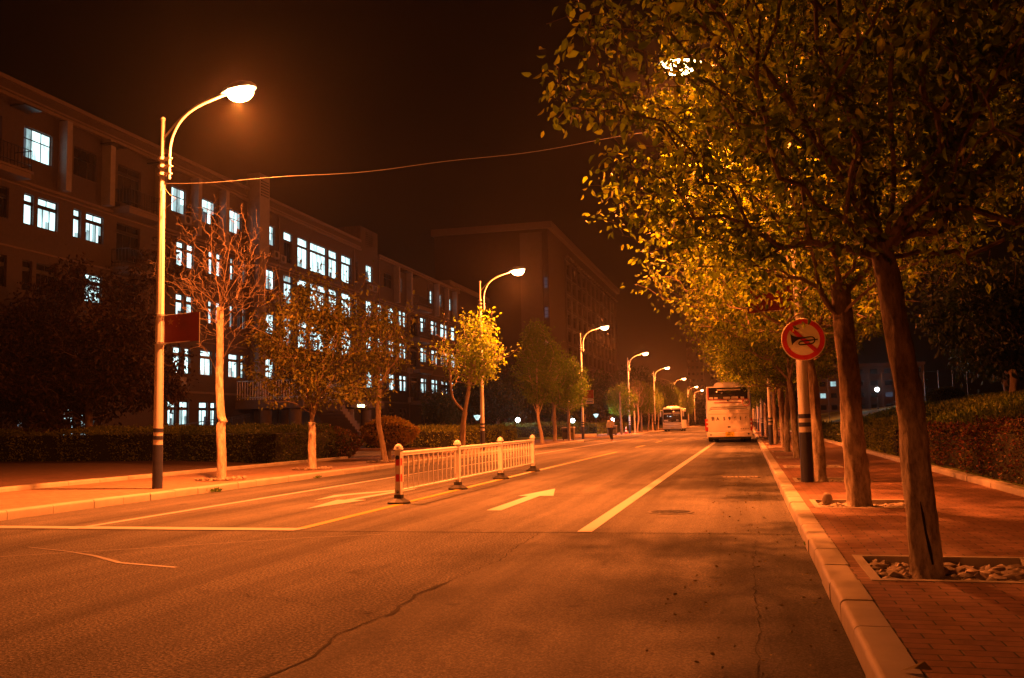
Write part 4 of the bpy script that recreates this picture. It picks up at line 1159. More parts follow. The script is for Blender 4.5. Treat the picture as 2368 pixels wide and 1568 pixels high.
def window(root, X, a, b, c, d, state, transom=0, cols=2, rs=0, depth=.16):
    """frame with mullions (a part) and its panes (sub-part); state 'l' lit, 'm' half lit, 'd' dark, 't' only the transom lit"""
    g = random.Random(int(a * 131 + c * 977) + rs)
    x = X - depth; m = MB(); e = .05
    m.box(x - .03, x + .03, a, b, c, c + e); m.box(x - .03, x + .03, a, b, d - e, d); m.box(x - .03, x + .03, a, a + e, c + e, d - e); m.box(x - .03, x + .03, b - e, b, c + e, d - e)
    zt = d - transom if transom else None
    if zt: m.box(x - .02, x + .05, a + e, b - e, zt - .20, zt)
    zz = (zt - .20) if zt else d - e
    for k in range(1, cols):
        y = a + (b - a) * k / cols; m.box(x - .02, x + .02, y - .02, y + .02, c + e, zz)
    if not transom: zb = c + (d - c) * .64; m.box(x - .021, x + .024, a + e, b - e, zb - .025, zb + .025)
    if transom and cols > 2: y = (a + b) / 2; m.box(x - .02, x + .02, y - .02, y + .02, zt, d - e)
    fr = m.build('window', 'dark_metal', root)
    p = MB(); xs = x - .012
    base = {'l': 0, 'm': 1, 'd': 3, 't': 3, 'q': 2}[state]
    K = cols * 2
    for k in range(K):
        ya = a + (b - a) * k / K; yb = a + (b - a) * (k + 1) / K
        mi = base
        if state == 'l': mi = g.choices([0, 0, 1, 2], [.62, .2, .1, .08])[0] if k in (0, K - 1) else g.choices([0, 1], [.9, .1])[0]
        if state == 'm': mi = g.choice([0, 1, 2, 2, 3])
        zm = c + (zz - c) * g.choice([.3, .42, .5, .62])
        lo_ = mi if g.random() < .6 or state == 'd' else min(3, mi + g.choice([1, 1, 2]))
        p.quad((xs, ya, c), (xs, yb, c), (xs, yb, zm), (xs, ya, zm), lo_); p.quad((xs, ya, zm), (xs, yb, zm), (xs, yb, zz), (xs, ya, zz), mi)
    if zt:
        mi = {'l': 0, 'm': 1, 'd': 3, 't': 0, 'q': 2}[state]
        p.quad((xs, a, zt), (xs, b, zt), (xs, b, d), (xs, a, d), mi)
    p.build('pane', WM, fr)
BX = -36.0
HEAD = {5: 17.35, 4: 13.78, 3: 10.28, 2: 6.75, 1: 3.2}
off = empty('office_building', (0, 0, 0), 0, 'long five storey brown office building with rows of lit white windows on the left', 'building')
# (y0, y1, floor, state, transom, cols, sill drop)
W = []
def add(y0, y1, fl, st, tr=0, cols=2, drop=1.6): W.append((y0, y1, HEAD[fl] - drop, HEAD[fl], st, tr, cols))
add(39.28, 41.32, 5, 'l', 0, 3, 1.65); add(42.96, 44.91, 5, 'd', 0, 3, 1.65); add(36.6, 37.8, 5, 'q', 0, 2, 2.2)
for fl, st in ((4, 'llll'), (3, 'dddl'), (2, 'dddd'), (1, 'dddd')):
    add(39.43, 40.11, fl, st[0], .36, 1); add(40.40, 41.89, fl, st[1], .36, 3)
    if fl > 1: add(43.07, 43.68, fl, st[2], .36, 1); add(44.08, 45.56, fl, st[3], .36, 3)
    add(36.4, 38.4, fl, 'd', .36, 2)
add(42.68, 43.64, 1, 'l', 0, 2, 2.1); add(44.04, 45.14, 1, 'l', 0, 3, 2.1)
for fl in (5, 4, 3, 2): add(46.7, 48.9, fl, 'd', .4, 3, 2.3)
for a, b in ((52.07, 53.68), (55.55, 57.29), (59.09, 60.75)): add(a, b, 5, 'l', 0, 2, 1.66)
for fl, st in ((4, 'llllmll'), (3, 'lllllll')):
    for (a, b), s in zip([(52.7, 53.55), (53.87, 54.67), (56.46, 57.05), (57.43, 58.07), (59.23, 59.76), (60.28, 60.58), (60.98, 61.33)], st): add(a, b, fl, s, .36, 1)
for (a, b), s, c_ in zip([(52.49, 53.37), (53.75, 54.41), (55.58, 56.98), (57.39, 57.71), (59.12, 60.44), (60.75, 61.3)], 'llllll', (2, 1, 2, 1, 2, 1)): add(a, b, 2, s, .36, c_, 1.7)
for (a, b) in [(51.98, 52.91), (53.25, 54.31), (55.49, 56.56), (56.87, 57.57)]: add(a, b, 1, 'l', .37, 2, 1.6)
for fl, st in ((5, 'ltllll'), (4, 'lmtlll'), (3, 'lmllll'), (2, 'lddlld')):
    tr = .63 if fl == 5 else .5
    for (a, b), s, c_ in zip([(64.4, 65.77), (67.22, 68.68), (69.61, 71.52), (71.93, 75.13), (75.58, 77.38), (78.28, 80.52)], st, (2, 2, 2, 4, 2, 3)):
        if a == 64.4: add(a, b, fl, s, 0, 2, 1.55)
        elif fl > 2: add(a, b, fl, s, tr, c_, 2.5 if fl == 5 else 2.3)
        elif a < 70: add(a, b, fl, s, tr, c_, 2.0)
for fl in (5, 4, 3, 2): add(83.96, 85.57, fl, 'l', 0, 2, 1.6)
for fl in (5, 4, 3): add(81.55, 82.05, fl, 'm', 0, 1, 2.2)
add(92.5, 93.67, 5, 'l', 0, 2, 1.5); add(102.89, 103.9, 5, 'l', 0, 2, 1.5); add(106.49, 107.3, 5, 'l', 0, 2, 1.5); add(110.2, 111.2, 5, 'l', 0, 2, 1.5); add(88.6, 91, 5, 'd', 0, 2, 1.5)
low = [(86.9, 88.2), (89.19, 89.65), (89.9, 91.46), (92.84, 93.84), (94.0, 95.0), (99.61, 100.84), (100.98, 101.61), (103.29, 104.61), (104.81, 105.64), (106.8, 108.32), (108.53, 109.53), (111.0, 112.62)]
for fl, st in ((4, 'llllllmlmlll'), (3, 'lllllllllmll'), (2, 'lllllllllmll'), (1, 'dddddddddddd')):
    for (a, b), s in zip(low, st): add(a, b, fl, s, .4, 1 if b - a < .8 else 2, 1.65)
for fl in (4, 3, 2): add(96.4, 98.6, fl, 'd', .4, 2, 2.3)
holes = [(a, b, c, d) for a, b, c, d, *_ in W]
mb = MB()
facade_wall(mb, BX, 30, 63.3, 0, 19.5, [h for h in holes if h[1] < 63.3])
facade_wall(mb, BX, 63.3, 82.6, 0, 19.5, [h for h in holes if 63.3 <= h[0] and h[1] < 82.6])
facade_wall(mb, BX, 82.6, 114.4, 0, 18.9, [h for h in holes if h[0] >= 82.6])
mb.quad((BX - 14, 114.4, 0), (BX, 114.4, 0), (BX, 114.4, 18.9), (BX - 14, 114.4, 18.9)); mb.quad((BX - 14, 30, 0), (BX, 30, 0), (BX, 30, 19.5), (BX - 14, 30, 19.5))
mb.quad((BX, 30, 19.5), (BX, 82.6, 19.5), (BX - 14, 82.6, 19.5), (BX - 14, 30, 19.5)); mb.quad((BX, 82.6, 18.9), (BX, 114.4, 18.9), (BX - 14, 114.4, 18.9), (BX - 14, 82.6, 18.9))
mb.quad((BX - 14, 30, 0), (BX - 14, 114.4, 0), (BX - 14, 114.4, 18.9), (BX - 14, 30, 18.9)); mb.quad((BX, 82.6, 18.9), (BX - 14, 82.6, 18.9), (BX - 14, 82.6, 19.5), (BX, 82.6, 19.5))
mb.build('wall', 'facade', off)
mb = MB()   # piers of the top floor, the full-height pier and the stair tower
for y, d in ((41.78, .55), (54.19, .62), (57.64, .6), (95.2, .6), (104.5, .6), (108.5, .5), (111.6, .6), (45.3, .6), (50.3, .6), (91.4, .6)): MB().box(BX, BX + d, y, y + .42, 14.45, 18.35).build('pier', 'facade_pale', off)
mb = MB(); mb.box(BX, BX + 1.05, 61.5, 63.0, 14.4, 20.6); mb.lathe([(.42, 0), (.42, 14.4)], c=(BX + .75, 62.2, 0), n=16); mb.build('pier', 'facade_pale', off)
mb = MB(); mb.box(BX - 3, BX - .01, 82.7, 87.0, 18.9, 21.0)
mb.build('roof_tower', 'facade', off)
mb = MB()
for k in range(7): mb.box(BX - .01, BX + .06, 84.0, 85.7, 19.3 + k * .2, 19.38 + k * .2)
mb.build('louvre', 'dark_metal', off)
mb = MB()
for k in range(6): mb.box(BX + 1.05, BX + 1.10, 61.7, 62.8, 18.9 + k * .22, 18.98 + k * .22)
mb.build('louvre', 'dark_metal', off)
for za, zb, pr in ((18.45, 18.62, .22), (18.75, 18.85, .12), (14.25, 14.38, .10), (14.05, 14.12, .07), (10.75, 10.84, .08), (7.25, 7.34, .08), (3.75, 3.9, .12), (19.30, 19.52, .18)):
    mb = MB()
    for y0, y1 in ((30, 61.5), (63.0, 82.5), (87.05, 114.4)):
        if za > 19 and y0 > 80: mb.box(BX + .003, BX + pr, y0, y1, za - .6, zb - .6)
        else: mb.box(BX + .003, BX + pr, y0, y1, za, zb)
    mb.build('cornice', 'facade_trim', off)
for i, wv in enumerate(W):
    a, b, c, d, st, tr, c_ = wv; window(off, BX, a, b, c, d, st, tr, c_, i)
for y in (51.0, 66.3, 81.0, 87.2, 95.6, 102.2): 
    mb = MB(); mb.tube([(BX + .09, y, .2), (BX + .09, y, 18.3)], .055, 8); mb.build('downpipe', 'facade_trim', off, True)
def balcony(y0, y1, z, dep=1.15):
    m = MB(); m.box(BX + .002, BX + dep, y0, y1, z - .42, z - .05); m.box(BX + .002, BX + dep + .08, y0 - .08, y1 + .08, z - .14, z - .02); s = m.build('balcony', 'facade_trim', off)
    m = MB()
    for zz in (.25, 1.05): m.tube([(BX + .05, y0, z + zz), (BX + dep, y0, z + zz), (BX + dep, y1, z + zz), (BX + .05, y1, z + zz)], .025, 6)
    n = int((y1 - y0) / .22)
    for k in range(n + 1): y = y0 + (y1 - y0) * k / n; m.box(BX + dep - .012, BX + dep + .012, y - .012, y + .012, z, z + 1.05)
    for k in range(5): x = BX + dep * k / 5; m.box(x, x + .024, y0 - .012, y0 + .012, z, z + 1.05)
    m.build('railing', 'dark_metal', s)
for z in (14.6, 11.0, 7.5): balcony(46.3, 49.8, z)
for z in (14.7, 11.1, 7.6, 4.1): balcony(96.1, 100.4, z)
balcony(34.0, 38.6, 14.6)
def ac(y, z, X=BX):
    m = MB(); m.box(X + .05, X + .38, y, y + .85, z, z + .58); a = m.build('air_conditioner', 'facade_pale', off)
    m = MB(); m.lathe([(.22, .0), (.22, .006)], c=(X + .385, y + .36, z + .29), n=20, axis='x'); m.build('fan_grille', 'dark_metal', a)
for y, z in ((65.0, 14.75), (66.1, 14.6), (65.0, 11.2), (66.1, 11.1), (65.0, 7.6), (53.0, 15.0), (52.6, 4.2), (53.1, 11.4), (84.0, 14.8), (85.3, 14.8), (84.2, 11.3), (84.4, 4.2), (95.0, 14.2), (95.2, 10.7), (95.0, 7.1), (95.1, 3.9), (113, 14.5), (112.2, 4.1), (56.0, 11.4)): ac(y, z)
# awnings over top windows
for y in (38.2, 45.0, 49.3, 92.8, 96.0): MB().box(BX + .1, BX + 1.0, y, y + 1.2, 18.0, 18.08).build('awning', 'dark_metal', off)
# terrace on round columns with railing and steps
mb = MB(); mb.box(BX + .02, -30.6, 60.0, 67.0, 2.75, 3.4); te = mb.build('terrace', 'facade_trim', off)
for x, y in ((-34.0, 60.8), (-31.6, 60.8), (-31.4, 65.8), (-31.6, 70), (-32.0, 74.5)):
    m = MB(); m.lathe([(.46, .05), (.46, 2.75)], c=(x, y, 0), n=24); m.build('column', 'facade_trim', off, True)
m = MB()
for zz in (3.55, 4.75): m.tube([(BX + .1, 60.06, zz), (-30.66, 60.06, zz), (-30.66, 66.9, zz)], .035, 6)
for k in range(26): x = BX + .15 + (5.2) * k / 25; m.tube([(x, 60.06, 3.4), (x, 60.06, 4.75)], .022, 5)
for k in range(30): y = 60.2 + 6.6 * k / 29; m.tube([(-30.66, y, 3.4), (-30.66, y, 4.75)], .022, 5)
m.build('railing', 'steel', te)
m = MB()
for k in range(14): m.box(-30.58, -28.4, 61.5 + k * .42, 61.5 + (k + 1) * .42, max(.05, 2.95 - k * .22 - .5), 3.1 - k * .22)
m.build('steps', 'facade_trim', te)
mb = MB(); mb.box(BX + .02, -30.9, 69, 76, 2.9, 3.5); mb.box(BX + .03, BX + .1, 69.5, 75.5, .1, 2.8); mb.build('entrance_canopy', 'facade_trim', off)
mb = MB()
for y in (70.2, 71.0): mb.box(-30.895, -30.85, y, y + .5, 2.95, 3.12)
mb.build('canopy_light', 'lamp_bulb', off)
# ramp handrail in front of the building
t = empty('ramp_railing', (0, 0, 0), 0, 'dark metal railing of the entrance ramp behind the curved hedge', 'railing')
m = MB()
def rail(x0, y0, z0, x1, y1, z1, h=1.0, n=26):
    m.tube([(x0, y0, z0 + h), (x1, y1, z1 + h)], .03, 6); m.tube([(x0, y0, z0 + h * .82), (x1, y1, z1 + h * .82)], .018, 5); m.tube([(x0, y0, z0 + .12), (x1, y1, z1 + .12)], .018, 5)
    for k in range(n + 1):
        u = k / n; q = (x0 + (x1 - x0) * u, y0 + (y1 - y0) * u, z0 + (z1 - z0) * u); m.tube([q, (q[0], q[1], q[2] + h)], .012 if k % 6 else .028, 5)
rail(-34.5, 50.2, .5, -34.2, 59.0, 1.35, 1.05, 40); rail(-33.0, 49.0, .7, -33.6, 54.0, .1, .95, 24)
m.build('rails', 'dark_metal', t, True)
m = MB(); m.box(BX + .3, -34.6, 50, 59.8, .1, .12); m.add([(BX + .3, 50, .12), (-34.6, 50, .12), (-34.6, 59.8, 1.3), (BX + .3, 59.8, 1.3), (BX + .3, 59.8, .12), (-34.6, 59.8, .12)], [(0, 1, 2, 3), (1, 5, 2), (0, 3, 4)]); m.build('ramp', 'facade_trim', t)
# small wall lamp at the far end
t = empty('wall_lamp', (BX + .15, 111.5, 2.3), 0, 'tiny bluish wall lamp near the far right end of the office building', 'lamp')
MB().lathe([(.10, 0), (.16, .1), (.12, .22), (.02, .26)], n=12).build('bulb', 'park_bulb', t, True)
# link block between office and tower
t = empty('link_block', (0, 0, 0), 0, 'plain dark brown block joining the office building to the tower', 'building')
mb = MB(); mb.box(-52, -37.5, 114.6, 133.8, 0, 19.8); mb.build('wall', 'tower_wall', t)
mb = MB(); mb.box(-52.2, -37.2, 114.5, 133.9, 19.8, 20.4); mb.build('parapet', 'facade_trim', t)

# ------------------------------------------------------------------ tower block
tw = empty('tower_block', (0, 0, 0), 0, 'tall dark brown tower block with pale roof edge behind the second street lamp', 'building')
TX, TY0, TY1, TZ = -28.0, 134.0, 209.0, 30.6
fh = 2.80
hl = []; wins = []
nb = 12; by = (TY1 - 6 - (TY0 + 13)) / nb
for j in range(9):
    for k in range(11):
        y0 = TY0 + 13 + k * 5.1 + .7; z1 = 27.8 - j * fh
        hl.append((y0, y0 + 3.6, z1 - 1.9, z1))
mb = MB(); facade_wall(mb, TX, TY0, TY1, 0, TZ, hl, .3)
# front wall facing the camera with a column of openings
fx = [(-29.6, -28.9)]
mb.quad((-46, TY0, 0), (TX, TY0, 0), (TX, TY0, TZ), (-46, TY0, TZ)); mb.quad((-46, TY0, TZ), (TX, TY0, TZ), (TX, TY1, TZ), (-46, TY1, TZ)); mb.quad((-46, TY1, 0), (TX, TY1, 0), (TX, TY1, TZ), (-46, TY1, TZ)); mb.quad((-46, TY0, 0), (-46, TY1, 0), (-46, TY1, TZ), (-46, TY0, TZ))
mb.build('wall', 'tower_wall', tw)
mb = MB(); mb.box(-46.4, TX + .7, TY0 - .5, TY1 + .5, TZ, TZ + 1.0); mb.build('roof_edge', 'facade_trim', tw)
mb = MB()
for k in range(24): y = TY0 + 14 + k * 2.6; mb.box(TX + .003, TX + .35, y, y + 1.3, 28.7, 28.95)
mb.build('roof_bracket', 'facade_trim', tw)
mb = MB(); mb.box(-32.3, -28.9, TY0 - .25, TY0 - .003, 0, TZ - .5); mb.build('pale_panel', 'tower_pale', tw)
mb = MB()
for k in range(12): y = TY0 + 13 + k * 5.1; mb.box(TX + .003, TX + .25, y - .15, y + .12, 2, 28.3)
mb.build('pilaster', 'tower_pale', tw)
mb = MB()
for j in range(10): z = 28.3 - j * fh - .0; mb.box(TX + .003, TX + .12, TY0 + 13.2, TY1 - 5.8, z - .28, z - .16)
mb.build('floor_band', 'tower_pale', tw)
lits = {(2, 4): 'm', (6, 0): 'm', (6, 1): 'm', (3, 8): 'm', (6, 9): 'q', (7, 2): 'q', (1, 9): 'q', (8, 3): 'm', (4, 7): 'q'}
for i, (a, b, c, d) in enumerate(hl):
    j, k = divmod(i, 11); st = lits.get((j, k))
    x = TX - .28; m = MB(); e = .07
    for yy in (a, a + 1.15, a + 2.35, b - e): m.box(x, x + .06, yy, yy + e, c, d)
    m.box(x, x + .06, a, b, c, c + e); m.box(x, x + .06, a, b, d - e, d); m.box(x, x + .05, a, b, d - .6, d - .55)
    fr = m.build('window', 'tower_wall', tw)
    m = MB(); m.quad((x - .01, a, c), (x - .01, b, c), (x - .01, b, d), (x - .01, a, d), 1)
    if st: q = random.choice([0, 1.2]); m.quad((x + .01, a + q + .1, c + .1), (x + .01, a + q + 1.0, c + .1), (x + .01, a + q + 1.0, d - .1), (x + .01, a + q + .1, d - .1), 0)
    m.build('pane', ['window_mid' if st == 'm' else 'window_dull', 'glass_dark'], fr)
for z, mm in ((21.5, 'window_dull'), (17.0, 'window_dull'), (12.6, 'window_mid')):
    m = MB(); m.box(-28.75, -28.15, TY0 - .06, TY0 - .003, z, z + 1.7); f_ = m.build('window', 'dark_metal', tw)
    m = MB()
    for k in range(3): m.box(-28.7, -28.2, TY0 - .08, TY0 - .065, z + .08 + k * .55, z + .52 + k * .55)
    m.build('pane', mm, f_)
m = MB(); m.box(-39.4, -37.4, TY0 - .06, TY0 - .003, 3.0, 8.5); f_ = m.build('window', 'dark_metal', tw)
m = MB(); m.box(-39.3, -37.5, TY0 - .09, TY0 - .065, 3.1, 4.9, 0); m.box(-39.3, -37.5, TY0 - .09, TY0 - .065, 5.3, 6.6, 1); m.box(-39.3, -37.5, TY0 - .09, TY0 - .065, 7.2, 8.4, 1); m.build('pane', ['window_mid', 'window_dull'], f_)

# far blocks
def far_block(x0, x1, y, z0, z1, label, nfl, nwin, mat='tower_pale', lit=None, depth=16):
    t = empty('apartment_block', (0, 0, 0), 0, label, 'building', 'distant apartment blocks')
    MB().box(x0, x1, y, y + depth, z0, z1).build('wall', mat, t)
    MB().box(x0 - .2, x1 + .2, y - .2, y + depth, z1, z1 + .5).build('roof', 'facade_trim', t)
    for j in range(nfl):
        for k in range(nwin):
            a = x0 + (x1 - x0) * (k + .25) / nwin; b = x0 + (x1 - x0) * (k + .75) / nwin; z = z0 + (z1 - z0) * (j + .35) / nfl; zh = (z1 - z0) / nfl * .4
            mm = (lit or {}).get((j, k), 'glass_dark')
            MB().box(a, b, y - .06, y - .003, z, z + zh).build('window', mm, t)
    return t
far_block(10.0, 15.2, 165, 2, 9.9, 'pale distant block with green lit windows right of the horn sign pole', 4, 3, 'tower_pale', {(1, 0): 'far_green', (2, 0): 'far_green', (1, 1): 'window_mid', (3, 0): 'far_green', (2, 2): 'window_mid'})
far_block(15.8, 30, 172, 2, 10.2, 'wide distant block with small lit windows behind the second right trunk', 4, 6, 'tower_pale', {(2, 0): 'window_mid', (3, 0): 'window_mid', (1, 3): 'window_dull', (3, 4): 'window_dull', (2, 4): 'window_mid'})
far_block(-34, -24, 560, 0, 62, 'slim far high rise fading above the end of the road', 16, 4)
far_block(-22, -14, 600, 0, 52, 'lower far high rise right of the slim one above the road end', 14, 3)
# mesh fence on the bank
t = empty('mesh_fence', (0, 0, 0), 0, 'tall thin wire fence on poles in front of the distant pale blocks', 'fence')
m = MB()
for k in range(12): x = 6.5 + k * 1.25; m.tube([(x, 95, slope_z(x)), (x, 95, 5.6)], .035, 6)
m.build('posts', 'dark_metal', t)
m = MB()
for z in (2.6, 4.0, 5.5): m.tube([(6.5, 95, z), (20.3, 95, z)], .02, 5)
m.build('rails', 'dark_metal', t)

# ================================================================== VEHICLES
def wheel(parent, x, y, r, w_, side):
    m = MB(); m.lathe([(r * .6, -w_ / 2), (r * .96, -w_ / 2), (r, -w_ / 2 + .03), (r, w_ / 2 - .03), (r * .96, w_ / 2), (r * .6, w_ / 2)], c=(x, y, r), n=28, axis='x'); t_ = m.build('wheel', 'tyre', parent, True)
    m = MB(); m.lathe([(r * .58, side * (w_ / 2 - .03)), (r * .5, side * (w_ / 2 - .06)), (r * .2, side * (w_ / 2 + .005)), (.02, side * (w_ / 2 + .005))], c=(x, y, r), n=20, axis='x'); m.build('rim', 'steel', t_, True)
# --- coach seen from behind; local origin under the middle of its rear face, +y forward
b1 = empty('coach_bus', (-1.02, 53.6, 0.005), R(1.0), 'large white coach seen from behind, parked at the right kerb', 'bus', 'parked coaches')
rbox('body', -1.27, 1.27, 0, 10.5, .32, 3.18, .13, 'bus_white', b1, 4, (.955, .985))
rbox('roof_pod', -.85, .85, .35, 3.4, 3.12, 3.42, .1, 'bus_white', b1, 3, (.8, .85))
rbox('roof_pod', -.9, .9, 5.0, 8.0, 3.12, 3.36, .08, 'bus_white', b1, 3, (.85, .9))
rbox('engine_cover', -1.14, 1.14, -.035, .1, .62, 1.82, .03, 'bus_lower', b1, 2)
rbox('bumper', -1.25, 1.25, -.06, .25, .30, .60, .06, 'bus_lower', b1, 3)
m = MB()
for z, hw_ in ((1.90, 1.02), (2.0, .98)): m.tube([(-hw_ - .05, -.012, z - .07), (-hw_ + .1, -.02, z), (hw_ - .1, -.02, z), (hw_ + .05, -.012, z - .07)], .012, 6)
m.tube([(-1.1, -.038, 1.60), (1.1, -.038, 1.60)], .006, 5); m.build('trim_line', 'bus_dark', b1)
m = MB(); m.box(-.78, .72, -.012, -.002, 2.235, 2.27); m.build('stripe', 'bus_red', b1)
rw = rbox('rear_window', -1.10, 1.08, -.015, .05, 2.44, 3.10, .02, 'bus_glass', b1, 2)
m = MB(); m.box(-1.135, -1.07, -.03, .02, 2.42, 3.10); m.box(-1.12, 1.1, -.03, .02, 2.415, 2.445); m.build('window_frame', 'bus_red', rw)
for x, w2 in ((-.93, .23), (-.67, .19), (-.07, .38), (.36, .38), (.78, .2)):
    rbox('headrest', x - w2 / 2, x + w2 / 2, -.028, -.005, 2.45, 2.565 if w2 < .3 else 2.58, .035 if w2 > .2 else .03, 'seat_cloth', rw, 3)
m = MB(); m.box(-.6, .7, -.019, -.014, 2.93, 3.0); m.build('inner_blind', 'seat_cloth', rw)
for s in (-1, 1):
    tl = rbox('tail_light', s * 1.245 - .085, s * 1.245 + .085 - (.05 if s > 0 else 0), -.05, .16, .65, 1.35, .03, 'tail_red', b1, 3)
    m = MB(); m.lathe([(.05, -.055), (.055, -.05)], c=(s * 1.2, 0, .93), n=14, axis='y'); m.lathe([(.045, -.055), (.05, -.05)], c=(s * 1.2, 0, 1.15), n=14, axis='y'); m.build('reflector', 'tail_clear', tl)
pl = rbox('number_plate', -.22, .27, -.085, -.06, .33, .60, .01, 'plate_yellow', b1, 1)
text_mesh('plate_lettering', '鲁A', .11, 'sign_black', pl, (.02, -.089, .545), (R(90), 0, 0), .002)
text_mesh('plate_lettering', '59616', .15, 'sign_black', pl, (.025, -.089, .425), (R(90), 0, 0), .002)
for ch, x in zip('鲁A59616', (-.87, -.61, -.25, .03, .34, .64, .92)):
    text_mesh('fleet_number', ch, .26, 'bus_dark', b1, (x, -.040, 1.33), (R(90), 0, 0), .002, .9, off=.011 if ch != '鲁' else .002)
m = MB()
def ring(m, cx, cz, rx, rz, y, wd, n=28):
    m.tube([(cx + rx * math.cos(2 * PI * k / n), y, cz + rz * math.sin(2 * PI * k / n)) for k in range(n + 1)], wd, 5, cap=False)
ring(m, .0, 1.715, .125, .072, -.042, .008)
m.tube([(-.08, -.045, 1.68), (-.03, -.045, 1.75), (.0, -.045, 1.71), (.05, -.045, 1.69), (.09, -.045, 1.74)], .011, 5); m.tube([(-.02, -.045, 1.72), (.06, -.045, 1.76)], .009, 5)
m.build('emblem', 'steel', b1)
m = MB(); ring(m, .97, 2.235, .20, .20, -.010, .018); m.build('speed_circle', 'sign_red', b1)
text_mesh('speed_number', '100', .24, 'bus_dark', b1, (.97, -.010, 2.235), (R(90), 0, 0), .002, .85, off=.007)
m = MB()
for k in range(4): x = .62 + k * .125; m.box(x, x + .085, -.040, -.037, .735, .75); m.box(x, x + .085, -.040, -.037, .765, .775); m.box(x + .02, x + .035, -.041, -.036, .72, .79)
m.build('small_lettering', 'bus_dark', b1)
m = MB(); m.box(-.08, .08, -.045, -.036, .83, .91); m.lathe([(.045, -.02), (.05, -.005)], c=(-.02, 0, 2.36), n=12, axis='y'); m.build('latch', 'bus_dark', b1)
m = MB(); m.lathe([(.045, -.07), (.05, -.05)], c=(-1.02, 0, .44), n=12, axis='y'); m.lathe([(.05, -.07), (.05, -.05)], c=(1.05, 0, .47), n=12, axis='y'); m.build('tow_point', 'bus_dark', b1)
m = MB(); m.box(-1.1, 1.1, .2, 10, .2, .34); m.tube([(.1, .1, .25), (.1, .5, .25)], .05, 8); m.build('underbody', 'bus_dark', b1)
for x, s in ((-1.08, -1), (-.76, -1), (1.08, 1), (.76, 1)): wheel(b1, x, 2.7, .48, .27, s)
for x, s in ((-1.08, -1), (1.08, 1)): wheel(b1, x, 8.2, .48, .27, s)
m = MB(); m.tube([(-1.25, 10.2, 2.9), (-1.42, 10.35, 2.85), (-1.45, 10.4, 2.5)], .025, 6); m.box(-1.54, -1.40, 10.3, 10.42, 2.05, 2.5); m.build('mirror', 'bus_white', b1)
for s in (-1, 1):
    m = MB(); x = s * 1.268
    for k in range(6): m.box(min(x, x + s * .006), max(x, x + s * .006), .5 + k * 1.6, 2.0 + k * 1.6, 1.9, 2.75)
    m.build('side_window', 'bus_glass', b1)
# --- coach facing the camera on the left; local +y is its rear
b2 = empty('coach_bus', (-9.05, 116.0, 0.005), R(0), 'smaller white coach facing the camera beyond the speed bump on the left', 'bus', 'parked coaches')
rbox('body', -1.2, 1.2, 0, 9.5, .3, 2.95, .16, 'bus_white', b2, 4, (.95, .98))
rbox('roof_pod', -.8, .8, .8, 3.6, 2.9, 3.15, .1, 'bus_white', b2, 3, (.85, .85))
ws = rbox('windscreen', -1.10, 1.10, -.03, .08, 1.12, 2.72, .05, 'bus_glass', b2, 3, (.95, 1))
m = MB(); m.box(-.98, -.05, -.042, -.032, 2.15, 2.3); m.box(.05, .95, -.042, -.032, 2.15, 2.42); m.build('sun_visor', 'seat_cloth', ws)
m = MB(); m.box(-1.0, -.5, -.042, -.032, 1.25, 1.45); m.box(.5, .75, -.042, -.032, 1.35, 1.45); m.tube([(-.9, -.05, 1.15), (-.1, -.05, 1.3)], .012, 5); m.tube([(.1, -.05, 1.15), (.9, -.05, 1.3)], .012, 5); m.build('wiper', 'bus_white', ws)
rbox('front_panel', -1.16, 1.16, -.05, .1, .32, 1.0, .06, 'bus_white', b2, 3)
m = MB(); m.tube([(-1.1, -.055, .85), (-.6, -.06, .72), (.6, -.06, .72), (1.1, -.055, .85)], .02, 6); m.tube([(-1.1, -.055, .55), (1.1, -.055, .55)], .012, 6); m.build('trim_line', 'bus_dark', b2)
for s in (-1, 1):
    hl_ = rbox('headlight', s * .92 - .17, s * .92 + .17, -.07, .02, .66, .80, .03, 'tail_clear', b2, 2)
m = MB(); ring(m, .0, .80, .10, .06, -.065, .012); m.tube([(-.06, -.068, .78), (0, -.068, .83), (.06, -.068, .78)], .012, 5); m.build('emblem', 'steel', b2)
rbox('number_plate', -.22, .22, -.065, -.045, .38, .50, .008, 'plate_yellow', b2, 1)
m = MB(); m.box(-1.05, 1.05, .3, 9, .18, .32); m.build('underbody', 'bus_dark', b2)
for y in (2.0, 7.0):
    for s in (-1, 1): wheel(b2, s * 1.02, y, .46, .26, s)
for s in (-1, 1):
    m = MB(); m.tube([(s * 1.1, .05, 2.6), (s * 1.35, -.15, 2.65), (s * 1.38, -.18, 2.4)], .03, 6); m.box(s * 1.38 - .08, s * 1.38 + .08, -.24, -.12, 1.85, 2.4); m.build('mirror', 'bus_white', b2)
    m = MB(); x = s * 1.195
    for k in range(5): m.box(min(x, x + s * .01), max(x, x + s * .01), .5 + k * 1.7, 2.1 + k * 1.7, 1.45, 2.5)
    m.build('side_window', 'bus_glass', b2)

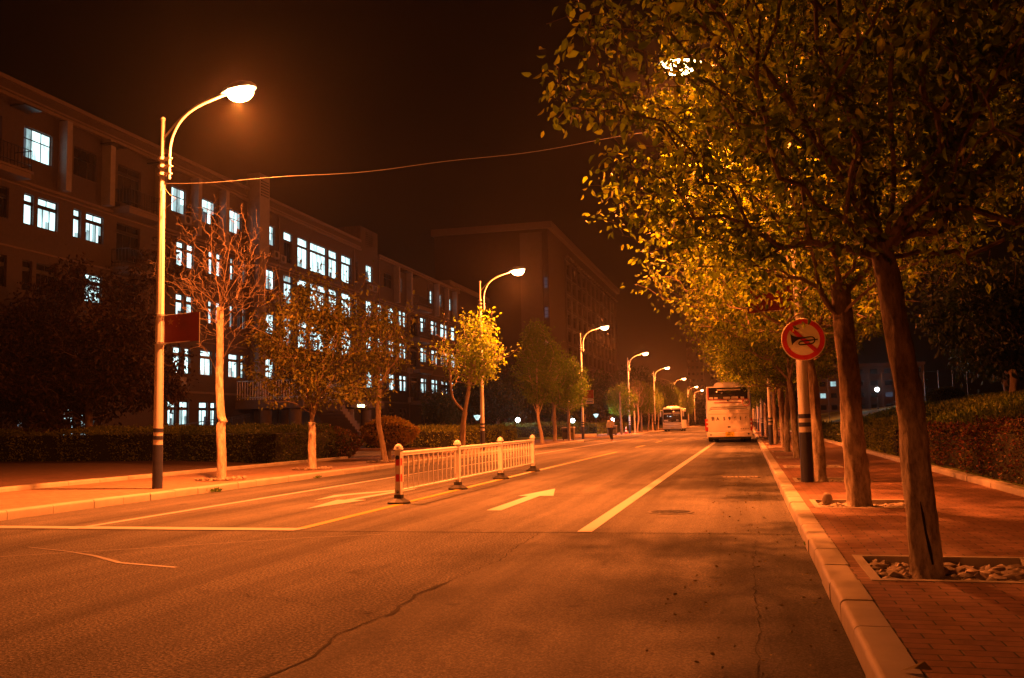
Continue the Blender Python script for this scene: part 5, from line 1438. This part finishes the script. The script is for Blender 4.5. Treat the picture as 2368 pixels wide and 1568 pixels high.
# ------------------------------------------------------------------ bins, cone, person
def bin_(x, y, label, w_=.8):
    t = empty('litter_bin', (x, y, PZ), 0, label, 'litter bin', 'litter bins on the left pavement')
    rbox('bin_body', -w_ / 2, w_ / 2, -.2, .2, .06, .80, .02, 'bin_olive', t, 2)
    rbox('lid', -w_ / 2 - .03, w_ / 2 + .03, -.24, .24, .80, .88, .02, 'fence_white', t, 2)
    m = MB(); m.box(-w_ / 2 + .06, -.04, -.215, -.203, .52, .68); m.box(.04, w_ / 2 - .06, -.215, -.203, .52, .68); m.build('slot', 'bus_dark', t)
    m = MB(); m.box(-w_ / 2 + .03, -w_ / 2 + .1, -.15, .15, 0, .06); m.box(w_ / 2 - .1, w_ / 2 - .03, -.15, .15, 0, .06); m.build('foot', 'bus_dark', t)
bin_(-11.95, 62.6, 'brown two part litter bin with pale lid left of the third street lamp')
bin_(-12.0, 84.0, 'brown litter bin near the fourth left street lamp', .85)
t = empty('traffic_cone', (-11.62, 91.0, PZ), 0, 'small red and white striped cone at the foot of the fourth left lamp', 'cone')
MB().box(-.2, .2, -.2, .2, 0, .04).build('foot', 'rubber', t)
for i, (a, b) in enumerate(((.04, .2), (.2, .36), (.36, .52), (.52, .7))):
    MB().lathe([(.17 - a * .2, a), (.17 - b * .2, b)], n=16).build('band', 'sign_red' if i % 2 == 0 else 'sign_white', t, True)
t = empty('low_wall_block', (-13.6, 76.0, .05), R(0), 'low pale kerbed block at the driveway corner behind the walking person', 'block')
rbox('block', -1.6, 1.4, -.4, .5, 0, .32, .06, 'kerb_stone', t, 2)

def skin_mesh(name, verts, edges, radii, mat, parent, sub=1, rootv=0):
    me = bpy.data.meshes.new(name); me.from_pydata(verts, edges, [])
    o = bpy.data.objects.new(name, me); col.objects.link(o)
    sm = o.modifiers.new('s', 'SKIN'); sm.use_smooth_shade = True
    for i, rr in enumerate(radii): me.skin_vertices[0].data[i].radius = (rr, rr) if not hasattr(rr, '__len__') else rr
    me.skin_vertices[0].data[rootv].use_root = True
    ss = o.modifiers.new('u', 'SUBSURF'); ss.levels = sub; ss.render_levels = sub
    dg = bpy.context.evaluated_depsgraph_get(); m2 = bpy.data.meshes.new_from_object(o.evaluated_get(dg))
    bpy.data.objects.remove(o)
    m2.materials.clear(); m2.materials.append(MATS[mat]); m2.polygons.foreach_set('use_smooth', [True] * len(m2.polygons))
    return link(name, m2, parent)
pn = empty('person', (-8.98, 62.3, 0.004), R(-20), 'person in a pale shirt and dark trousers walking across the road, hands in front', 'person')
pv = [(0, 0, .86), (0, -.01, 1.02), (0, -.02, 1.18), (0, -.02, 1.33), (0, -.02, 1.42), (0, -.035, 1.47), (0, -.04, 1.55), (0, -.04, 1.62),
      (.17, -.01, 1.34), (.24, -.03, 1.10), (.13, -.22, 1.02), (.06, -.28, 1.02),
      (-.17, -.01, 1.34), (-.25, -.03, 1.10), (-.14, -.22, 1.00), (-.07, -.28, 1.0),
      (.09, 0, .82), (.10, -.10, .47), (.10, .02, .08), (.10, -.11, .03), (-.09, 0, .82), (-.10, .06, .47), (-.10, .22, .10), (-.10, .12, .03)]
pe = [(0, 1), (1, 2), (2, 3), (3, 4), (4, 5), (5, 6), (6, 7), (3, 8), (8, 9), (9, 10), (10, 11), (3, 12), (12, 13), (13, 14), (14, 15), (0, 16), (16, 17), (17, 18), (18, 19), (0, 20), (20, 21), (21, 22), (22, 23)]
pr_ = [.115, .11, .125, .12, .055, .075, .09, .06, .055, .045, .032, .035, .055, .045, .032, .035, .085, .06, .04, .035, .085, .06, .04, .035]
nv = len(pv)
for bx, s in ((11, 1), (15, -1)):
    hx, hy, hz = pv[bx]
    for k in range(4):
        pv.append((hx - s * .025, hy - .045, hz + .03 - k * .018)); pr_.append(.009); pe.append((bx, len(pv) - 1))
        pv.append((hx - s * .055, hy - .06 + (k % 2) * .008, hz + .026 - k * .017)); pr_.append(.008); pe.append((len(pv) - 2, len(pv) - 1))
    pv.append((hx - s * .02, hy - .01, hz + .05)); pr_.append(.010); pe.append((bx, len(pv) - 1))
skin_mesh('body', pv, pe, pr_, 'skin', pn)
skin_mesh('shirt', [(0, 0, .90), (0, -.01, 1.05), (0, -.02, 1.2), (0, -.02, 1.35), (0, -.02, 1.41), (.18, -.01, 1.34), (.245, -.03, 1.12), (.17, -.17, 1.04), (-.18, -.01, 1.34), (-.255, -.03, 1.12), (-.18, -.17, 1.02)],
          [(0, 1), (1, 2), (2, 3), (3, 4), (3, 5), (5, 6), (6, 7), (3, 8), (8, 9), (9, 10)], [.15, .14, .15, .14, .07, .075, .068, .055, .075, .068, .055], 'shirt', pn)
skin_mesh('trousers', [(0, 0, .88), (.09, 0, .82), (.10, -.10, .47), (.10, .02, .10), (-.09, 0, .82), (-.10, .06, .47), (-.10, .21, .13)], [(0, 1), (1, 2), (2, 3), (0, 4), (4, 5), (5, 6)], [.135, .105, .078, .06, .105, .078, .06], 'trousers', pn)
b = bmesh.new(); bmesh.ops.create_uvsphere(b, u_segments=14, v_segments=10, radius=1)
for v in b.verts: v.co = Vector((v.co.x * .095, v.co.y * .11 - .02, v.co.z * .10 + 1.60))
bmesh.ops.delete(b, geom=[v for v in b.verts if v.co.z < 1.585 and v.co.y < .02], context='VERTS')
me = bpy.data.meshes.new('hair'); b.to_mesh(me); b.free(); me.materials.append(MATS['hair']); link('hair', me, pn)
m = MB(); m.box(-.15, .15, -.36, -.30, .92, 1.12)
o = m.build('carried_bag', 'shirt', None, loc=(0, 0, 0)); o.matrix_world = pn.matrix_basis.copy(); o.location = pn.location; tag(o, 'pale bag held in front by the person crossing the road', 'bag')

# ------------------------------------------------------------------ night haze
HAZE = 0.00029
if HAZE:
    m = bpy.data.materials.new('haze'); m.use_nodes = True; nt = m.node_tree
    nt.nodes.remove(nt.nodes['Principled BSDF'])
    pvn = nt.nodes.new('ShaderNodeVolumePrincipled'); pvn.inputs['Color'].default_value = (.85, .85, .85, 1); pvn.inputs['Density'].default_value = HAZE; pvn.inputs['Anisotropy'].default_value = .8
    nt.links.new(pvn.outputs[0], nt.nodes['Material Output'].inputs['Volume']); MATS['haze'] = m
    o = MB().box(-910, 910, -70, 1810, -1.03, 75).build('haze', 'haze'); o['kind'] = 'stuff'
    scn.cycles.volume_max_steps = 64
